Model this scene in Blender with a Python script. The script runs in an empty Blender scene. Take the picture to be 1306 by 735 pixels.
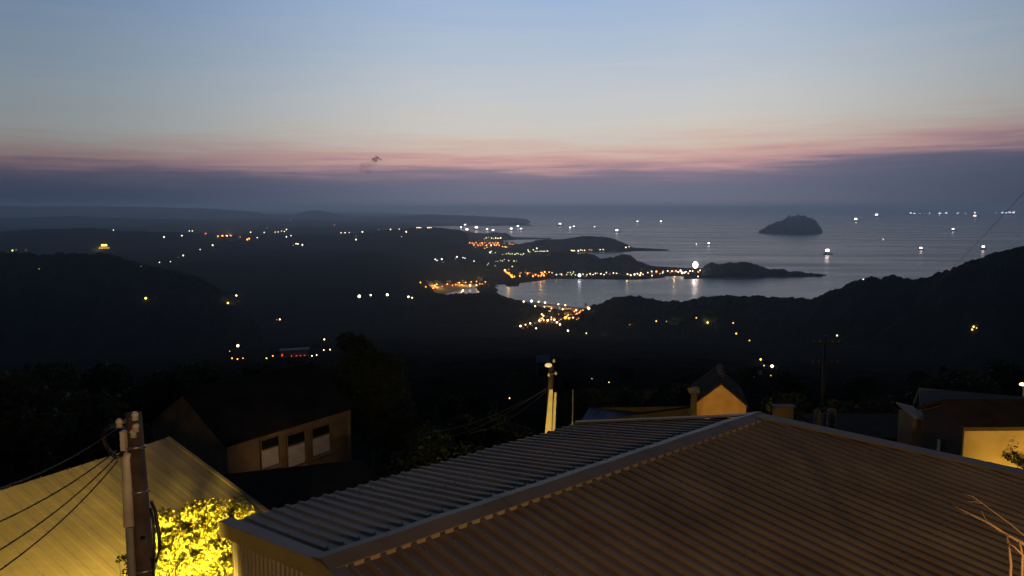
import bpy, bmesh, math, random
import numpy as np
from mathutils import Vector, Matrix

random.seed(7)
RNG = np.random.default_rng(11)
R = math.radians
S = bpy.context.scene
COL = S.collection

# ------------------------------------------------------------------ camera
F = 943.0                      # focal length in photo pixels (photo 1306 x 735)
Y0 = 264.0                     # eye level in the photo
PITCH = math.atan((367.5 - Y0) / F)
CP, SP = math.cos(PITCH), math.sin(PITCH)
SEA = -250.0                   # the sea lies 250 m below the eye

cam_d = bpy.data.cameras.new("camera")
cam = bpy.data.objects.new("camera", cam_d)
COL.objects.link(cam)
cam.location = (0, 0, 0)
cam.rotation_euler = (math.pi / 2 - PITCH, 0, 0)
cam_d.sensor_width = 36
cam_d.lens = F / 1306 * 36
cam_d.clip_start = 0.1
cam_d.clip_end = 200000
S.camera = cam


def ray(px, py):
    a = (px - 653.0) / F
    b = (367.5 - py) / F
    return Vector((a, CP + b * SP, -SP + b * CP))


def at(px, py, d):
    """point seen at a photo pixel, at forward distance d"""
    r = ray(px, py)
    return r * (d / r.y)


def at_z(px, py, z):
    r = ray(px, py)
    return r * (z / r.z)


def on_plane(px, py, p, n):
    r = ray(px, py)
    return r * (p.dot(n) / r.dot(n))


# ------------------------------------------------------------------ helpers
def tag(o, label=None, cat=None, group=None, kind=None):
    if label: o['label'] = label
    if cat: o['category'] = cat
    if group: o['group'] = group
    if kind: o['kind'] = kind
    return o


def link_mesh(name, me, m=None, parent=None):
    o = bpy.data.objects.new(name, me)
    if m is not None:
        for q in (m if isinstance(m, (list, tuple)) else [m]):
            me.materials.append(q)
    COL.objects.link(o)
    if parent is not None:
        o.parent = parent
    return o


def empty(name, loc=(0, 0, 0), rz=0.0):
    o = bpy.data.objects.new(name, None)
    o.location = loc
    o.rotation_euler = (0, 0, rz)
    o.empty_display_size = 0.3
    COL.objects.link(o)
    return o


def copy_tree(o, parent=None):
    c = o.copy()
    COL.objects.link(c)
    c.parent = parent
    for ch in [x for x in COL.objects if x.parent is o]:
        copy_tree(ch, c)
    return c


class MB:
    """collects shapes, links them as one mesh object"""
    def __init__(s):
        s.v, s.f, s.m, s.sm = [], [], [], []

    def add(s, vs, fs, mi=0, smooth=False):
        b = len(s.v)
        s.v += [tuple(p) for p in vs]
        s.f += [tuple(i + b for i in f) for f in fs]
        s.m += [mi] * len(fs)
        s.sm += [smooth] * len(fs)
        return s

    def hexa(s, p, mi=0):
        """8 points: bottom ring 0-3, top ring 4-7"""
        return s.add(p, [(3, 2, 1, 0), (4, 5, 6, 7), (0, 1, 5, 4), (1, 2, 6, 5), (2, 3, 7, 6), (3, 0, 4, 7)], mi)

    def box(s, c, d, mi=0, ax=None):
        c = Vector(c)
        X, Y, Z = (Vector(a) for a in (ax or ((1, 0, 0), (0, 1, 0), (0, 0, 1))))
        hx, hy, hz = X * d[0] / 2, Y * d[1] / 2, Z * d[2] / 2
        p = [c - hx - hy - hz, c + hx - hy - hz, c + hx + hy - hz, c - hx + hy - hz,
             c - hx - hy + hz, c + hx - hy + hz, c + hx + hy + hz, c - hx + hy + hz]
        return s.hexa(p, mi)

    def slab(s, quad, n, t, mi=0):
        """four corner points thickened by t along n"""
        q = [Vector(a) for a in quad]
        n = Vector(n).normalized() * t
        return s.hexa([a - n for a in q] + q, mi)

    def tube(s, pts, r, seg=8, mi=0, caps=True):
        pts = [Vector(p) for p in pts]
        rs = r if isinstance(r, (list, tuple)) else [r] * len(pts)
        vs, fs = [], []
        ref = Vector((0.31, 0.22, 0.93))
        for i, p in enumerate(pts):
            t = (pts[min(i + 1, len(pts) - 1)] - pts[max(i - 1, 0)])
            if t.length < 1e-9: t = Vector((0, 0, 1))
            t.normalize()
            rr = ref if abs(t.dot(ref)) < 0.95 else Vector((1, 0, 0))
            a = t.cross(rr).normalized()
            b = t.cross(a)
            for k in range(seg):
                w = 2 * math.pi * k / seg
                vs.append(p + (a * math.cos(w) + b * math.sin(w)) * rs[i])
        for i in range(len(pts) - 1):
            for k in range(seg):
                k2 = (k + 1) % seg
                fs.append((i * seg + k, i * seg + k2, (i + 1) * seg + k2, (i + 1) * seg + k))
        b0 = len(s.v)
        s.add(vs, fs, mi, True)
        if caps:
            s.add([], [])
            s.f += [tuple(b0 + k for k in range(seg))[::-1], tuple(b0 + (len(pts) - 1) * seg + k for k in range(seg))]
            s.m += [mi, mi]; s.sm += [False, False]
        return s

    def ball(s, c, r, sub=1, mi=0, sc=(1, 1, 1)):
        bm = bmesh.new()
        bmesh.ops.create_icosphere(bm, subdivisions=sub, radius=1)
        bm.verts.ensure_lookup_table()
        vs = [(c[0] + v.co.x * r * sc[0], c[1] + v.co.y * r * sc[1], c[2] + v.co.z * r * sc[2]) for v in bm.verts]
        fs = [tuple(v.index for v in f.verts) for f in bm.faces]
        bm.free()
        return s.add(vs, fs, mi, True)

    def mesh(s, name):
        me = bpy.data.meshes.new(name)
        me.from_pydata(s.v, [], s.f)
        me.polygons.foreach_set('material_index', s.m)
        me.polygons.foreach_set('use_smooth', s.sm)
        me.update()
        return me

    def build(s, name, m, parent=None):
        return link_mesh(name, s.mesh(name), m, parent)


def grid_mesh(name, P, smooth=True):
    """P: (n, m, 3) array -> quad grid"""
    n, m, _ = P.shape
    me = bpy.data.meshes.new(name)
    me.vertices.add(n * m)
    me.vertices.foreach_set('co', P.reshape(-1).astype(np.float32))
    idx = np.arange(n * m).reshape(n, m)
    q = np.stack([idx[:-1, :-1], idx[1:, :-1], idx[1:, 1:], idx[:-1, 1:]], -1).reshape(-1, 4)
    me.loops.add(q.size)
    me.loops.foreach_set('vertex_index', q.reshape(-1).astype(np.int32))
    me.polygons.add(len(q))
    me.polygons.foreach_set('loop_start', (np.arange(len(q)) * 4).astype(np.int32))
    me.polygons.foreach_set('loop_total', np.full(len(q), 4, np.int32))
    me.polygons.foreach_set('use_smooth', np.full(len(q), smooth))
    me.update(calc_edges=True)
    me.validate()
    return me


# ------------------------------------------------------------------ numpy noise
def _hash(ix, iy, k=0):
    h = (ix.astype(np.int64) * 374761393 + iy.astype(np.int64) * 668265263 + k * 974634777) & 0x7fffffff
    h = ((h ^ (h >> 13)) * 1274126177) & 0x7fffffff
    h = (h ^ (h >> 16)) & 0x7fffffff
    return (h & 0xffff) / 65535.0


def vnoise(x, y, k=0):
    ix, iy = np.floor(x), np.floor(y)
    fx, fy = x - ix, y - iy
    fx = fx * fx * (3 - 2 * fx); fy = fy * fy * (3 - 2 * fy)
    a, b = _hash(ix, iy, k), _hash(ix + 1, iy, k)
    c, d = _hash(ix, iy + 1, k), _hash(ix + 1, iy + 1, k)
    return (a * (1 - fx) + b * fx) * (1 - fy) + (c * (1 - fx) + d * fx) * fy


def fbm(x, y, o=4, k=0):
    s, a, t = 0, 1.0, 0
    for i in range(o):
        s = s + a * (vnoise(x, y, k + i) - 0.5); t += a
        x, y, a = x * 2.03 + 5.1, y * 2.03 + 1.7, a * 0.5
    return s / t * 2


def crowns(x, y, k=0):
    """rounded tree-top bumps, 0..1"""
    ix, iy = np.floor(x), np.floor(y)
    best = np.zeros_like(x)
    for dx in (-1, 0, 1):
        for dy in (-1, 0, 1):
            cx, cy = ix + dx, iy + dy
            px = cx + 0.15 + 0.7 * _hash(cx, cy, k); py = cy + 0.15 + 0.7 * _hash(cx, cy, k + 5)
            hh = 0.45 + 0.55 * _hash(cx, cy, k + 9)
            d2 = ((x - px) ** 2 + (y - py) ** 2) / (0.62 + 0.25 * _hash(cx, cy, k + 3)) ** 2
            best = np.maximum(best, hh * np.sqrt(np.clip(1 - d2, 0, 1)))
    return best


# ------------------------------------------------------------------ materials
def lin(*c):
    return tuple((((v / 255) + 0.055) / 1.055) ** 2.4 if v / 255 > 0.04045 else v / 255 / 12.92 for v in c)


def nodes(m):
    m.use_nodes = True
    nt = m.node_tree
    return nt, nt.nodes, nt.links, nt.nodes.get('Principled BSDF')


def mat(name, c, rough=0.8, var=0.25, scale=3.0, bump=0.0, bscale=None, metal=0.0, c2=None, spec=0.5, detail=4, stretch=None, trans=0.0):
    m = bpy.data.materials.new(name)
    nt, N, L, b = nodes(m)
    b.inputs['Roughness'].default_value = rough
    b.inputs['Metallic'].default_value = metal
    b.inputs['Specular IOR Level'].default_value = spec
    tc = N.new('ShaderNodeTexCoord')
    mp = N.new('ShaderNodeMapping')
    if stretch: mp.inputs['Scale'].default_value = stretch
    L.new(tc.outputs['Object'], mp.inputs['Vector'])
    nz = N.new('ShaderNodeTexNoise')
    nz.inputs['Scale'].default_value = scale
    nz.inputs['Detail'].default_value = detail
    L.new(mp.outputs['Vector'], nz.inputs['Vector'])
    rp = N.new('ShaderNodeValToRGB')
    c2 = c2 or tuple(v * (1 - var) for v in c)
    c1 = tuple(v * (1 + var * 0.6) for v in c)
    rp.color_ramp.elements[0].position = 0.32
    rp.color_ramp.elements[1].position = 0.68
    rp.color_ramp.elements[0].color = (*c2, 1)
    rp.color_ramp.elements[1].color = (*c1, 1)
    L.new(nz.outputs['Fac'], rp.inputs['Fac'])
    L.new(rp.outputs['Color'], b.inputs['Base Color'])
    if bump:
        n2 = N.new('ShaderNodeTexNoise')
        n2.inputs['Scale'].default_value = bscale or scale * 4
        n2.inputs['Detail'].default_value = 5
        L.new(mp.outputs['Vector'], n2.inputs['Vector'])
        bp = N.new('ShaderNodeBump')
        bp.inputs['Strength'].default_value = bump
        bp.inputs['Distance'].default_value = 0.5 / (bscale or scale * 4)
        L.new(n2.outputs['Fac'], bp.inputs['Height'])
        L.new(bp.outputs['Normal'], b.inputs['Normal'])
    return m


def emit(name, c, strength, sampling='NONE'):
    m = bpy.data.materials.new(name)
    nt, N, L, b = nodes(m)
    b.inputs['Base Color'].default_value = (0.5, 0.5, 0.5, 1)
    b.inputs['Emission Color'].default_value = (*c, 1)
    b.inputs['Emission Strength'].default_value = strength
    m.cycles.emission_sampling = sampling
    return m


def leafmat(name, c, var=0.5, scale=1.2):
    m = mat(name, c, rough=0.55, var=var, scale=scale, spec=0.3)
    nt, N, L, b = nodes(m)
    tr = N.new('ShaderNodeBsdfTranslucent')
    mx = N.new('ShaderNodeMixShader')
    mx.inputs['Fac'].default_value = 0.3
    out = N.get('Material Output')
    src = b.inputs['Base Color'].links[0].from_socket
    L.new(src, tr.inputs['Color'])
    L.new(b.outputs[0], mx.inputs[1]); L.new(tr.outputs[0], mx.inputs[2])
    L.new(mx.outputs[0], out.inputs['Surface'])
    return m


M = {}
M['hill'] = mat('wooded_hill', (0.020, 0.028, 0.022), 0.95, 0.45, 0.03, 0.0, spec=0.0)
M['ground'] = mat('dark_hillside', (0.012, 0.014, 0.011), 0.95, 0.5, 0.05, 0.0, spec=0.0)
M['rock'] = mat('island_scrub', (0.022, 0.026, 0.024), 0.95, 0.3, 0.02, spec=0.1)
M['sand'] = mat('beach_sand', (0.26, 0.21, 0.15), 0.9, 0.2, 0.1)
M['asphalt'] = mat('asphalt', (0.05, 0.05, 0.05), 0.9, 0.2, 0.3)
M['concrete'] = mat('concrete', (0.25, 0.24, 0.22), 0.85, 0.35, 1.5, 0.3)
M['roofmetal'] = mat('weathered_roof_sheet', (0.115, 0.093, 0.066), 0.58, 0.40, 0.9, 0.06, 14, metal=0.1, detail=9, c2=(0.078, 0.060, 0.042))
M['capmetal'] = mat('flashing_sheet', (0.135, 0.112, 0.082), 0.55, 0.2, 1.2, 0.05, 10, metal=0.3, detail=6)
M['wallmetal'] = mat('wall_sheet', (0.2, 0.18, 0.15), 0.55, 0.25, 1.5, 0.05, metal=0.2)
M['tin'] = mat('pale_tin_roof', (0.24, 0.20, 0.135), 0.7, 0.3, 0.5, 0.08, 6, detail=8, stretch=(1, 1, 1))
M['poleconc'] = mat('dark_pole', (0.07, 0.05, 0.035), 0.8, 0.45, 3, 0.3, 25)
M['pvc'] = mat('white_conduit', (0.5, 0.46, 0.38), 0.5, 0.25, 3)
M['black'] = mat('black_rubber', (0.015, 0.014, 0.013), 0.5, 0.3, 4)
M['steel'] = mat('dull_steel', (0.25, 0.25, 0.26), 0.4, 0.2, 5, metal=0.8)
M['porcelain'] = mat('insulator_porcelain', (0.5, 0.46, 0.4), 0.25, 0.15, 6)
M['ochre'] = mat('ochre_plaster', (0.42, 0.29, 0.14), 0.9, 0.2, 1.2, 0.15, 12)
M['cream'] = mat('cream_plaster', (0.46, 0.36, 0.2), 0.9, 0.25, 0.9, 0.15, 10)
M['brick'] = mat('old_plaster', (0.23, 0.165, 0.085), 0.9, 0.3, 1.0, 0.2, 8)
M['darkroof'] = mat('dark_brown_roof', (0.038, 0.026, 0.018), 0.95, 0.4, 1.2, 0.2, 9, spec=0.1)
M['tarroof'] = mat('black_felt_roof', (0.02, 0.017, 0.015), 0.95, 0.4, 1.0, 0.2, 9, spec=0.1)
M['brownroof'] = mat('brown_roof_felt', (0.085, 0.06, 0.04), 0.9, 0.35, 1.2, 0.2, 9, spec=0.1)
M['greyroof'] = mat('grey_felt_roof', (0.34, 0.31, 0.27), 0.8, 0.3, 0.8, 0.15, 9)
M['blueroof'] = mat('blue_roof_sheet', (0.035, 0.06, 0.09), 0.4, 0.25, 0.6, metal=0.1)
M['white'] = mat('white_shade', (0.6, 0.56, 0.5), 0.8, 0.15, 2)
M['glass'] = mat('dark_window', (0.02, 0.02, 0.022), 0.12, 0.2, 2)
M['wood'] = mat('dark_timber', (0.06, 0.04, 0.028), 0.8, 0.4, 3, stretch=(1, 1, 6))
M['bark'] = mat('bark', (0.06, 0.045, 0.033), 0.9, 0.4, 5, 0.4, 20)
M['twig'] = mat('dry_twig', (0.3, 0.2, 0.11), 0.8, 0.3, 8)
M['leaf'] = leafmat('leaf_dark', (0.022, 0.034, 0.016), 0.6, 0.6)
M['leaf2'] = leafmat('leaf_mid', (0.06, 0.07, 0.028), 0.6, 0.6)
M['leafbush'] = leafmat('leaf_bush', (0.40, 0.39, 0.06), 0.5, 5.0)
M['hull'] = mat('boat_hull', (0.05, 0.05, 0.055), 0.6, 0.2, 0.2)
M['tarp'] = mat('pale_tarpaulin', (0.5, 0.43, 0.4), 0.7, 0.2, 2)
M['tank'] = mat('steel_tank', (0.16, 0.14, 0.12), 0.6, 0.3, 2, metal=0.2)
M['house'] = mat('town_wall', (0.3, 0.25, 0.2), 0.9, 0.3, 0.15)

# lamps: (colour, strength)
LC = {'o': lin(255, 145, 55), 'w': lin(255, 222, 172), 'c': lin(235, 240, 255), 'y': lin(255, 205, 90), 'g': lin(225, 225, 160), 'r': lin(255, 70, 25), 'p': lin(255, 225, 215)}
for k, c in LC.items():
    M['lamp_' + k] = emit('lamp_glow_' + k, c, {'o': 5, 'w': 5, 'c': 5, 'y': 4, 'g': 3, 'r': 3, 'p': 9}[k])
    M['dim_' + k] = emit('faint_lamp_' + k, c, 1.1)


# ------------------------------------------------------------------ world: dusk sky
W = bpy.data.worlds.new("World")
S.world = W
W.use_nodes = True
nt = W.node_tree
N, L = nt.nodes, nt.links
N.clear()
out = N.new('ShaderNodeOutputWorld')
bg = N.new('ShaderNodeBackground')
L.new(bg.outputs[0], out.inputs['Surface'])
tc = N.new('ShaderNodeTexCoord')
sx = N.new('ShaderNodeSeparateXYZ')
L.new(tc.outputs['Generated'], sx.inputs[0])


def mth(op, a, b=None, c=None):
    n = N.new('ShaderNodeMath')
    n.operation = op
    for i, v in enumerate((a, b, c)):
        if v is None: continue
        if isinstance(v, (int, float)): n.inputs[i].default_value = v
        else: L.new(v, n.inputs[i])
    return n.outputs[0]


def sstep(v, a, b, lo=0.0, hi=1.0):
    n = N.new('ShaderNodeMapRange')
    n.interpolation_type = 'SMOOTHSTEP'
    L.new(v, n.inputs['Value'])
    n.inputs['From Min'].default_value = a; n.inputs['From Max'].default_value = b
    n.inputs['To Min'].default_value = lo; n.inputs['To Max'].default_value = hi
    return n.outputs['Result']


sxx, syy, szz = sx.outputs
az = mth('ARCTAN2', sxx, syy)
off = mth('ABSOLUTE', mth('SUBTRACT', az, 0.10))
cv = N.new('ShaderNodeCombineXYZ')
L.new(mth('MULTIPLY', az, 3.2), cv.inputs[0])
L.new(mth('MULTIPLY', szz, 42.0), cv.inputs[1])
nz = N.new('ShaderNodeTexNoise')
nz.inputs['Scale'].default_value = 1.6
nz.inputs['Detail'].default_value = 5
nz.inputs['Roughness'].default_value = 0.55
L.new(cv.outputs[0], nz.inputs['Vector'])
cv2 = N.new('ShaderNodeCombineXYZ')
L.new(mth('MULTIPLY', az, 5.0), cv2.inputs[0])
L.new(mth('MULTIPLY', szz, 130.0), cv2.inputs[1])
nz2 = N.new('ShaderNodeTexNoise')
nz2.inputs['Scale'].default_value = 1.3
nz2.inputs['Detail'].default_value = 6
nz2.inputs['Roughness'].default_value = 0.6
nz2.inputs['Distortion'].default_value = 0.6
L.new(cv2.outputs[0], nz2.inputs['Vector'])
wob = mth('ADD', mth('MULTIPLY', mth('SUBTRACT', nz.outputs['Fac'], 0.5), 0.048),
          mth('MULTIPLY', mth('MULTIPLY', mth('SUBTRACT', nz2.outputs['Fac'], 0.5), 0.034), sstep(szz, 0.03, 0.055)))
sh = mth('ADD', mth('ADD', mth('MULTIPLY', sstep(az, 0.12, 0.68), -0.024), mth('MULTIPLY', sstep(az, -0.2, -0.68, 0, 1), 0.006)), wob)
elv = mth('ADD', szz, sh)
# keep the shift to the low sky
rampn = N.new('ShaderNodeValToRGB')
cr = rampn.color_ramp
stops = [(0.0, (112, 112, 128)), (0.015, (108, 111, 130)), (0.025, (112, 111, 131)), (0.035, (122, 115, 133)),
         (0.044, (143, 126, 139)), (0.052, (186, 147, 151)), (0.062, (207, 165, 159)), (0.076, (210, 186, 174)), (0.10, (208, 201, 193)),
         (0.14, (198, 201, 204)), (0.19, (182, 194, 209)), (0.27, (158, 182, 215)), (0.38, (96, 120, 156)),
         (0.55, (50, 66, 96)), (1.0, (26, 36, 60))]
while len(cr.elements) < len(stops):
    cr.elements.new(0.5)
for e, (p, c) in zip(cr.elements, stops):
    e.position = p
    e.color = (*lin(*c), 1)
L.new(elv, rampn.inputs['Fac'])
side = mth('MULTIPLY', sstep(off, 0.12, 0.74, 1.0, 0.47), sstep(off, 0.75, 2.0, 1.0, 0.18))
low = sstep(szz, 0.005, 0.09, 1.0, 0.0)
lowdim = mth('SUBTRACT', 1.0, mth('MULTIPLY', low, sstep(off, 0.08, 0.62, 0.0, 0.32)))
fac = mth('MULTIPLY', side, lowdim)
tint = N.new('ShaderNodeMix'); tint.data_type = 'RGBA'; tint.blend_type = 'MIX'
L.new(sstep(off, 0.15, 0.7), tint.inputs['Factor'])
tint.inputs['A'].default_value = (1, 1, 1, 1)
tint.inputs['B'].default_value = (0.84, 0.98, 1.10, 1)
mul = N.new('ShaderNodeMix'); mul.data_type = 'RGBA'; mul.blend_type = 'MULTIPLY'
mul.inputs['Factor'].default_value = 1
L.new(rampn.outputs['Color'], mul.inputs['A']); L.new(tint.outputs['Result'], mul.inputs['B'])
mul2 = N.new('ShaderNodeMix'); mul2.data_type = 'RGBA'; mul2.blend_type = 'MULTIPLY'
L.new(mth('MULTIPLY', sstep(szz, 0.0, 0.075, 1.0, 0.0), sstep(off, 0.15, 0.65)), mul2.inputs['Factor'])
mul2.inputs['B'].default_value = (0.84, 0.95, 1.10, 1)
L.new(mul.outputs['Result'], mul2.inputs['A'])
L.new(mul2.outputs['Result'], bg.inputs['Color'])
L.new(fac, bg.inputs['Strength'])

# ------------------------------------------------------------------ view settings
S.view_settings.view_transform = 'Standard'
S.view_settings.look = 'None'
S.view_settings.exposure = 0
S.view_settings.gamma = 1
S.cycles.use_denoising = True
S.cycles.max_bounces = 6
S.cycles.diffuse_bounces = 2
S.cycles.glossy_bounces = 3
S.cycles.volume_bounces = 0
S.cycles.transmission_bounces = 3
S.cycles.sample_clamp_indirect = 1.5

# ------------------------------------------------------------------ sea
def sea_mat():
    m = bpy.data.materials.new('sea_water')
    nt, N, L, b = nodes(m)
    b.inputs['Base Color'].default_value = (0.008, 0.016, 0.024, 1)
    b.inputs['IOR'].default_value = 1.33
    tc = N.new('ShaderNodeTexCoord')
    mp = N.new('ShaderNodeMapping'); mp.inputs['Scale'].default_value = (0.0009, 0.0035, 1)
    mp.inputs['Rotation'].default_value = (0, 0, R(8))
    L.new(tc.outputs['Object'], mp.inputs['Vector'])
    nz = N.new('ShaderNodeTexNoise'); nz.inputs['Scale'].default_value = 1; nz.inputs['Detail'].default_value = 5
    L.new(mp.outputs[0], nz.inputs['Vector'])
    mr = N.new('ShaderNodeMapRange')
    mr.inputs['From Min'].default_value = 0.35; mr.inputs['From Max'].default_value = 0.7
    mr.inputs['To Min'].default_value = 0.20; mr.inputs['To Max'].default_value = 0.36
    L.new(nz.outputs['Fac'], mr.inputs['Value'])
    L.new(mr.outputs[0], b.inputs['Roughness'])
    n2 = N.new('ShaderNodeTexNoise'); n2.inputs['Scale'].default_value = 0.02; n2.inputs['Detail'].default_value = 6
    L.new(tc.outputs['Object'], n2.inputs['Vector'])
    bp = N.new('ShaderNodeBump'); bp.inputs['Strength'].default_value = 0.12; bp.inputs['Distance'].default_value = 4
    L.new(n2.outputs['Fac'], bp.inputs['Height'])
    L.new(bp.outputs[0], b.inputs['Normal'])
    return m


M['sea'] = sea_mat()
mb = MB()
ringr = [0, 400, 1200, 3000, 8000, 20000, 45000]
vs, fs = [(0, 0, SEA)], []
for r_ in ringr[1:]:
    for k in range(72):
        w = 2 * math.pi * k / 72
        vs.append((r_ * math.cos(w), r_ * math.sin(w), SEA))
for k in range(72):
    fs.append((0, 1 + k, 1 + (k + 1) % 72))
for i in range(len(ringr) - 2):
    for k in range(72):
        a, b_ = 1 + i * 72 + k, 1 + i * 72 + (k + 1) % 72
        fs.append((a, a + 72, b_ + 72, b_))
mb.add(vs, fs)
sea = mb.build('sea', M['sea'])
tag(sea, 'grey blue sea reflecting the dusk sky', 'sea', kind='structure')

# ------------------------------------------------------------------ ground with coastline
coast_px = [(563, 375.5), (575, 371.5), (600, 367), (625, 364), (645, 362.6), (647, 365.5), (661, 365.2), (662, 361.5), (690, 358), (700, 355.6), (747, 356.3),
            (811, 357), (846, 354.6), (847.5, 352.6), (852, 352.4), (873, 352.3), (873, 356), (897, 355.5), (897, 353.6), (1000, 352.6), (1053, 352.1), (1053, 350.4), (1000, 346.5),
            (940, 343.5), (897, 342.5), (860, 341.6), (838, 340), (770, 333), (735, 329), (722, 324), (735, 322.3), (770, 321.2), (852, 320.2), (854, 318.6),
            (806, 316), (780, 313.2), (740, 312), (700, 311.5), (668, 312.5), (645, 309.5), (640, 307), (660, 305.8), (703, 305.2), (704, 304), (656, 303),
            (648, 300), (600, 296.5), (560, 292.5), (520, 290.5), (540, 288.8), (640, 288.2), (676, 285), (675, 283), (600, 280), (560, 277), (500, 272), (200, 270.2)]
coast = [at_z(px, py, SEA) for px, py in coast_px]
coast = [(p.x, p.y) for p in coast]
coast += [(-20000, 44000), (-20000, 90000), (90000, 90000), (90000, -2000), (9000, -2000), (4200, 900)]
coast += [tuple(at_z(px, py, SEA).xy) for px, py in [(1500, 385), (1200, 405), (1000, 402), (900, 400), (800, 399), (752, 395), (743, 393.3), (712, 389.5), (672, 385.2), (650, 383), (600, 380)]]
CO = np.array(coast)


def sea_sd(x, y):
    """signed distance to the coast: positive in the sea"""
    dmin = np.full(x.shape, 1e18)
    inside = np.zeros(x.shape, bool)
    n = len(CO)
    for i in range(n):
        x1, y1 = CO[i]; x2, y2 = CO[(i + 1) % n]
        ex, ey = x2 - x1, y2 - y1
        t = np.clip(((x - x1) * ex + (y - y1) * ey) / (ex * ex + ey * ey + 1e-9), 0, 1)
        dmin = np.minimum(dmin, (x - x1 - t * ex) ** 2 + (y - y1 - t * ey) ** 2)
        c = ((y1 > y) != (y2 > y)) & (x < ex * (y - y1) / (ey if abs(ey) > 1e-9 else 1e-9) + x1)
        inside ^= c
    return np.sqrt(dmin) * np.where(inside, 1, -1)


PD = np.array([0, 6, 14, 25, 40, 70, 100, 160, 260, 440, 620, 800, 1000, 1200, 1380, 1500, 1800])
PZ = np.array([-9, -9, -10.5, -13, -17, -24, -30, -42, -61, -94, -128, -156, -184, -215, -238, -245, -246.5])


def ground_h(x, y):
    d = np.hypot(x, y)
    z = np.interp(d, PD, PZ)
    a = np.arctan2(x, y)
    z = z + fbm(x / 60, y / 60, 4, 3) * np.clip((d - 30) / 200, 0, 1) * 5 * np.clip((1700 - d) / 500, 0, 1)
    z = z + crowns(x / 7.0, y / 7.0, 2) * 3.2 * np.clip((d - 45) / 60, 0, 1) * np.clip((1300 - d) / 300, 0, 1)
    left = np.clip((-0.06 - a) / 0.12, 0, 1) * np.clip((a + 2.5) / 0.3, 0, 1)
    roll = (fbm(x / 900, y / 900, 4, 21) * 0.5 + 0.5)
    z = z + left * np.clip((d - 1500) / 900, 0, 1) * roll * 70
    z = z + left * np.clip((d - 1500) / 500, 0, 1) * crowns(x / 22, y / 22, 4) * 6
    s = sea_sd(x, y)
    land = np.clip(-s / 60, 0, 1)
    wet = np.clip(s / 25, 0, 1)
    far = d > 1250
    zl = np.where(far, SEA + 1.2 + (z - SEA - 1.2) * land, z)
    zl = np.where(far & (s > -3), SEA + 1.2 - 10 * wet - 0.4 * np.clip((s + 3) / 3, 0, 1), zl)
    return zl


az_f = np.linspace(R(-46), R(46), 900)
az_c = np.concatenate([np.linspace(R(-180), R(-48), 34), az_f, np.linspace(R(48), R(180), 34)])
rr = [1.0]
while rr[-1] < 44000:
    d_ = rr[-1]
    k = 0.05 if d_ < 20 else 0.022 if d_ < 60 else 0.012 if d_ < 1200 else 0.0055 if d_ < 5200 else 0.008 if d_ < 9000 else 0.03
    rr.append(d_ * (1 + k))
rr = np.array(rr)
AA, DD = np.meshgrid(az_c, rr, indexing='ij')
GX, GY = np.sin(AA) * DD, np.cos(AA) * DD
GZ = ground_h(GX, GY)
ground = link_mesh('ground', grid_mesh('ground', np.stack([GX, GY, GZ], -1)), M['ground'])
tag(ground, 'dark wooded slope falling to the coastal plain', 'ground', kind='structure')
print('ground verts', GX.size)


# ------------------------------------------------------------------ hills
def resample(pts, n):
    a = np.array(pts, float)
    t = np.concatenate([[0], np.cumsum(np.hypot(np.diff(a[:, 0]), np.diff(a[:, 1])))])
    u = np.linspace(0, t[-1], n)
    o = np.stack([np.interp(u, t, a[:, i]) for i in range(a.shape[1])], -1)
    k = np.array([1, 2, 3, 2, 1.0]); k /= k.sum()
    for i in (1, 2):
        p = np.pad(o[:, i], 2, mode='edge')
        o[:, i] = np.convolve(p, k, mode='valid')
    return o


def hill(name, label, pts, fd, bd, zb, m, nu=300, nv=80, crown=8.0, ch=5.0, rough=0.10, seed=1, pw=1.25, sink=0.0):
    """pts: (px, py, distance) along the crest seen in the photo; the slopes fall fd metres towards the eye and bd metres away"""
    q = resample(pts, nu)
    C = np.array([at(px, py, d) for px, py, d in q])
    dirn = C[:, :2] / np.linalg.norm(C[:, :2], axis=1, keepdims=True)
    v = np.concatenate([-np.linspace(1, 0, int(nv * 0.7))[:-1] ** 1.25, np.linspace(0, 1, int(nv * 0.3)) ** 1.3])
    P = np.zeros((nu, len(v), 3))
    for j, vv in enumerate(v):
        s = vv * (fd if vv < 0 else bd)
        P[:, j, :2] = C[:, :2] + dirn * s
        g = abs(vv) ** pw
        P[:, j, 2] = C[:, 2] + (zb - C[:, 2]) * g
    x, y = P[..., 0], P[..., 1]
    env = np.sin(np.clip(np.abs(v), 0, 1) * math.pi)[None, :]
    hh = (C[:, 2] - zb)[:, None]
    P[..., 2] += fbm(x / (fd * 0.35), y / (fd * 0.35), 4, seed) * hh * rough * env * 2.2
    top = (1 - np.abs(v) ** 3)[None, :]
    c = crowns(x / crown, y / crown, seed) * 0.75 + crowns(x / crown * 0.43 + 9, y / crown * 0.43, seed + 3) * 0.45
    P[..., 2] += (c - 0.62) * ch * np.clip(top * 3, 0, 1)
    o = link_mesh(name, grid_mesh(name, P), m)
    return tag(o, label, 'hill', kind='structure')


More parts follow.
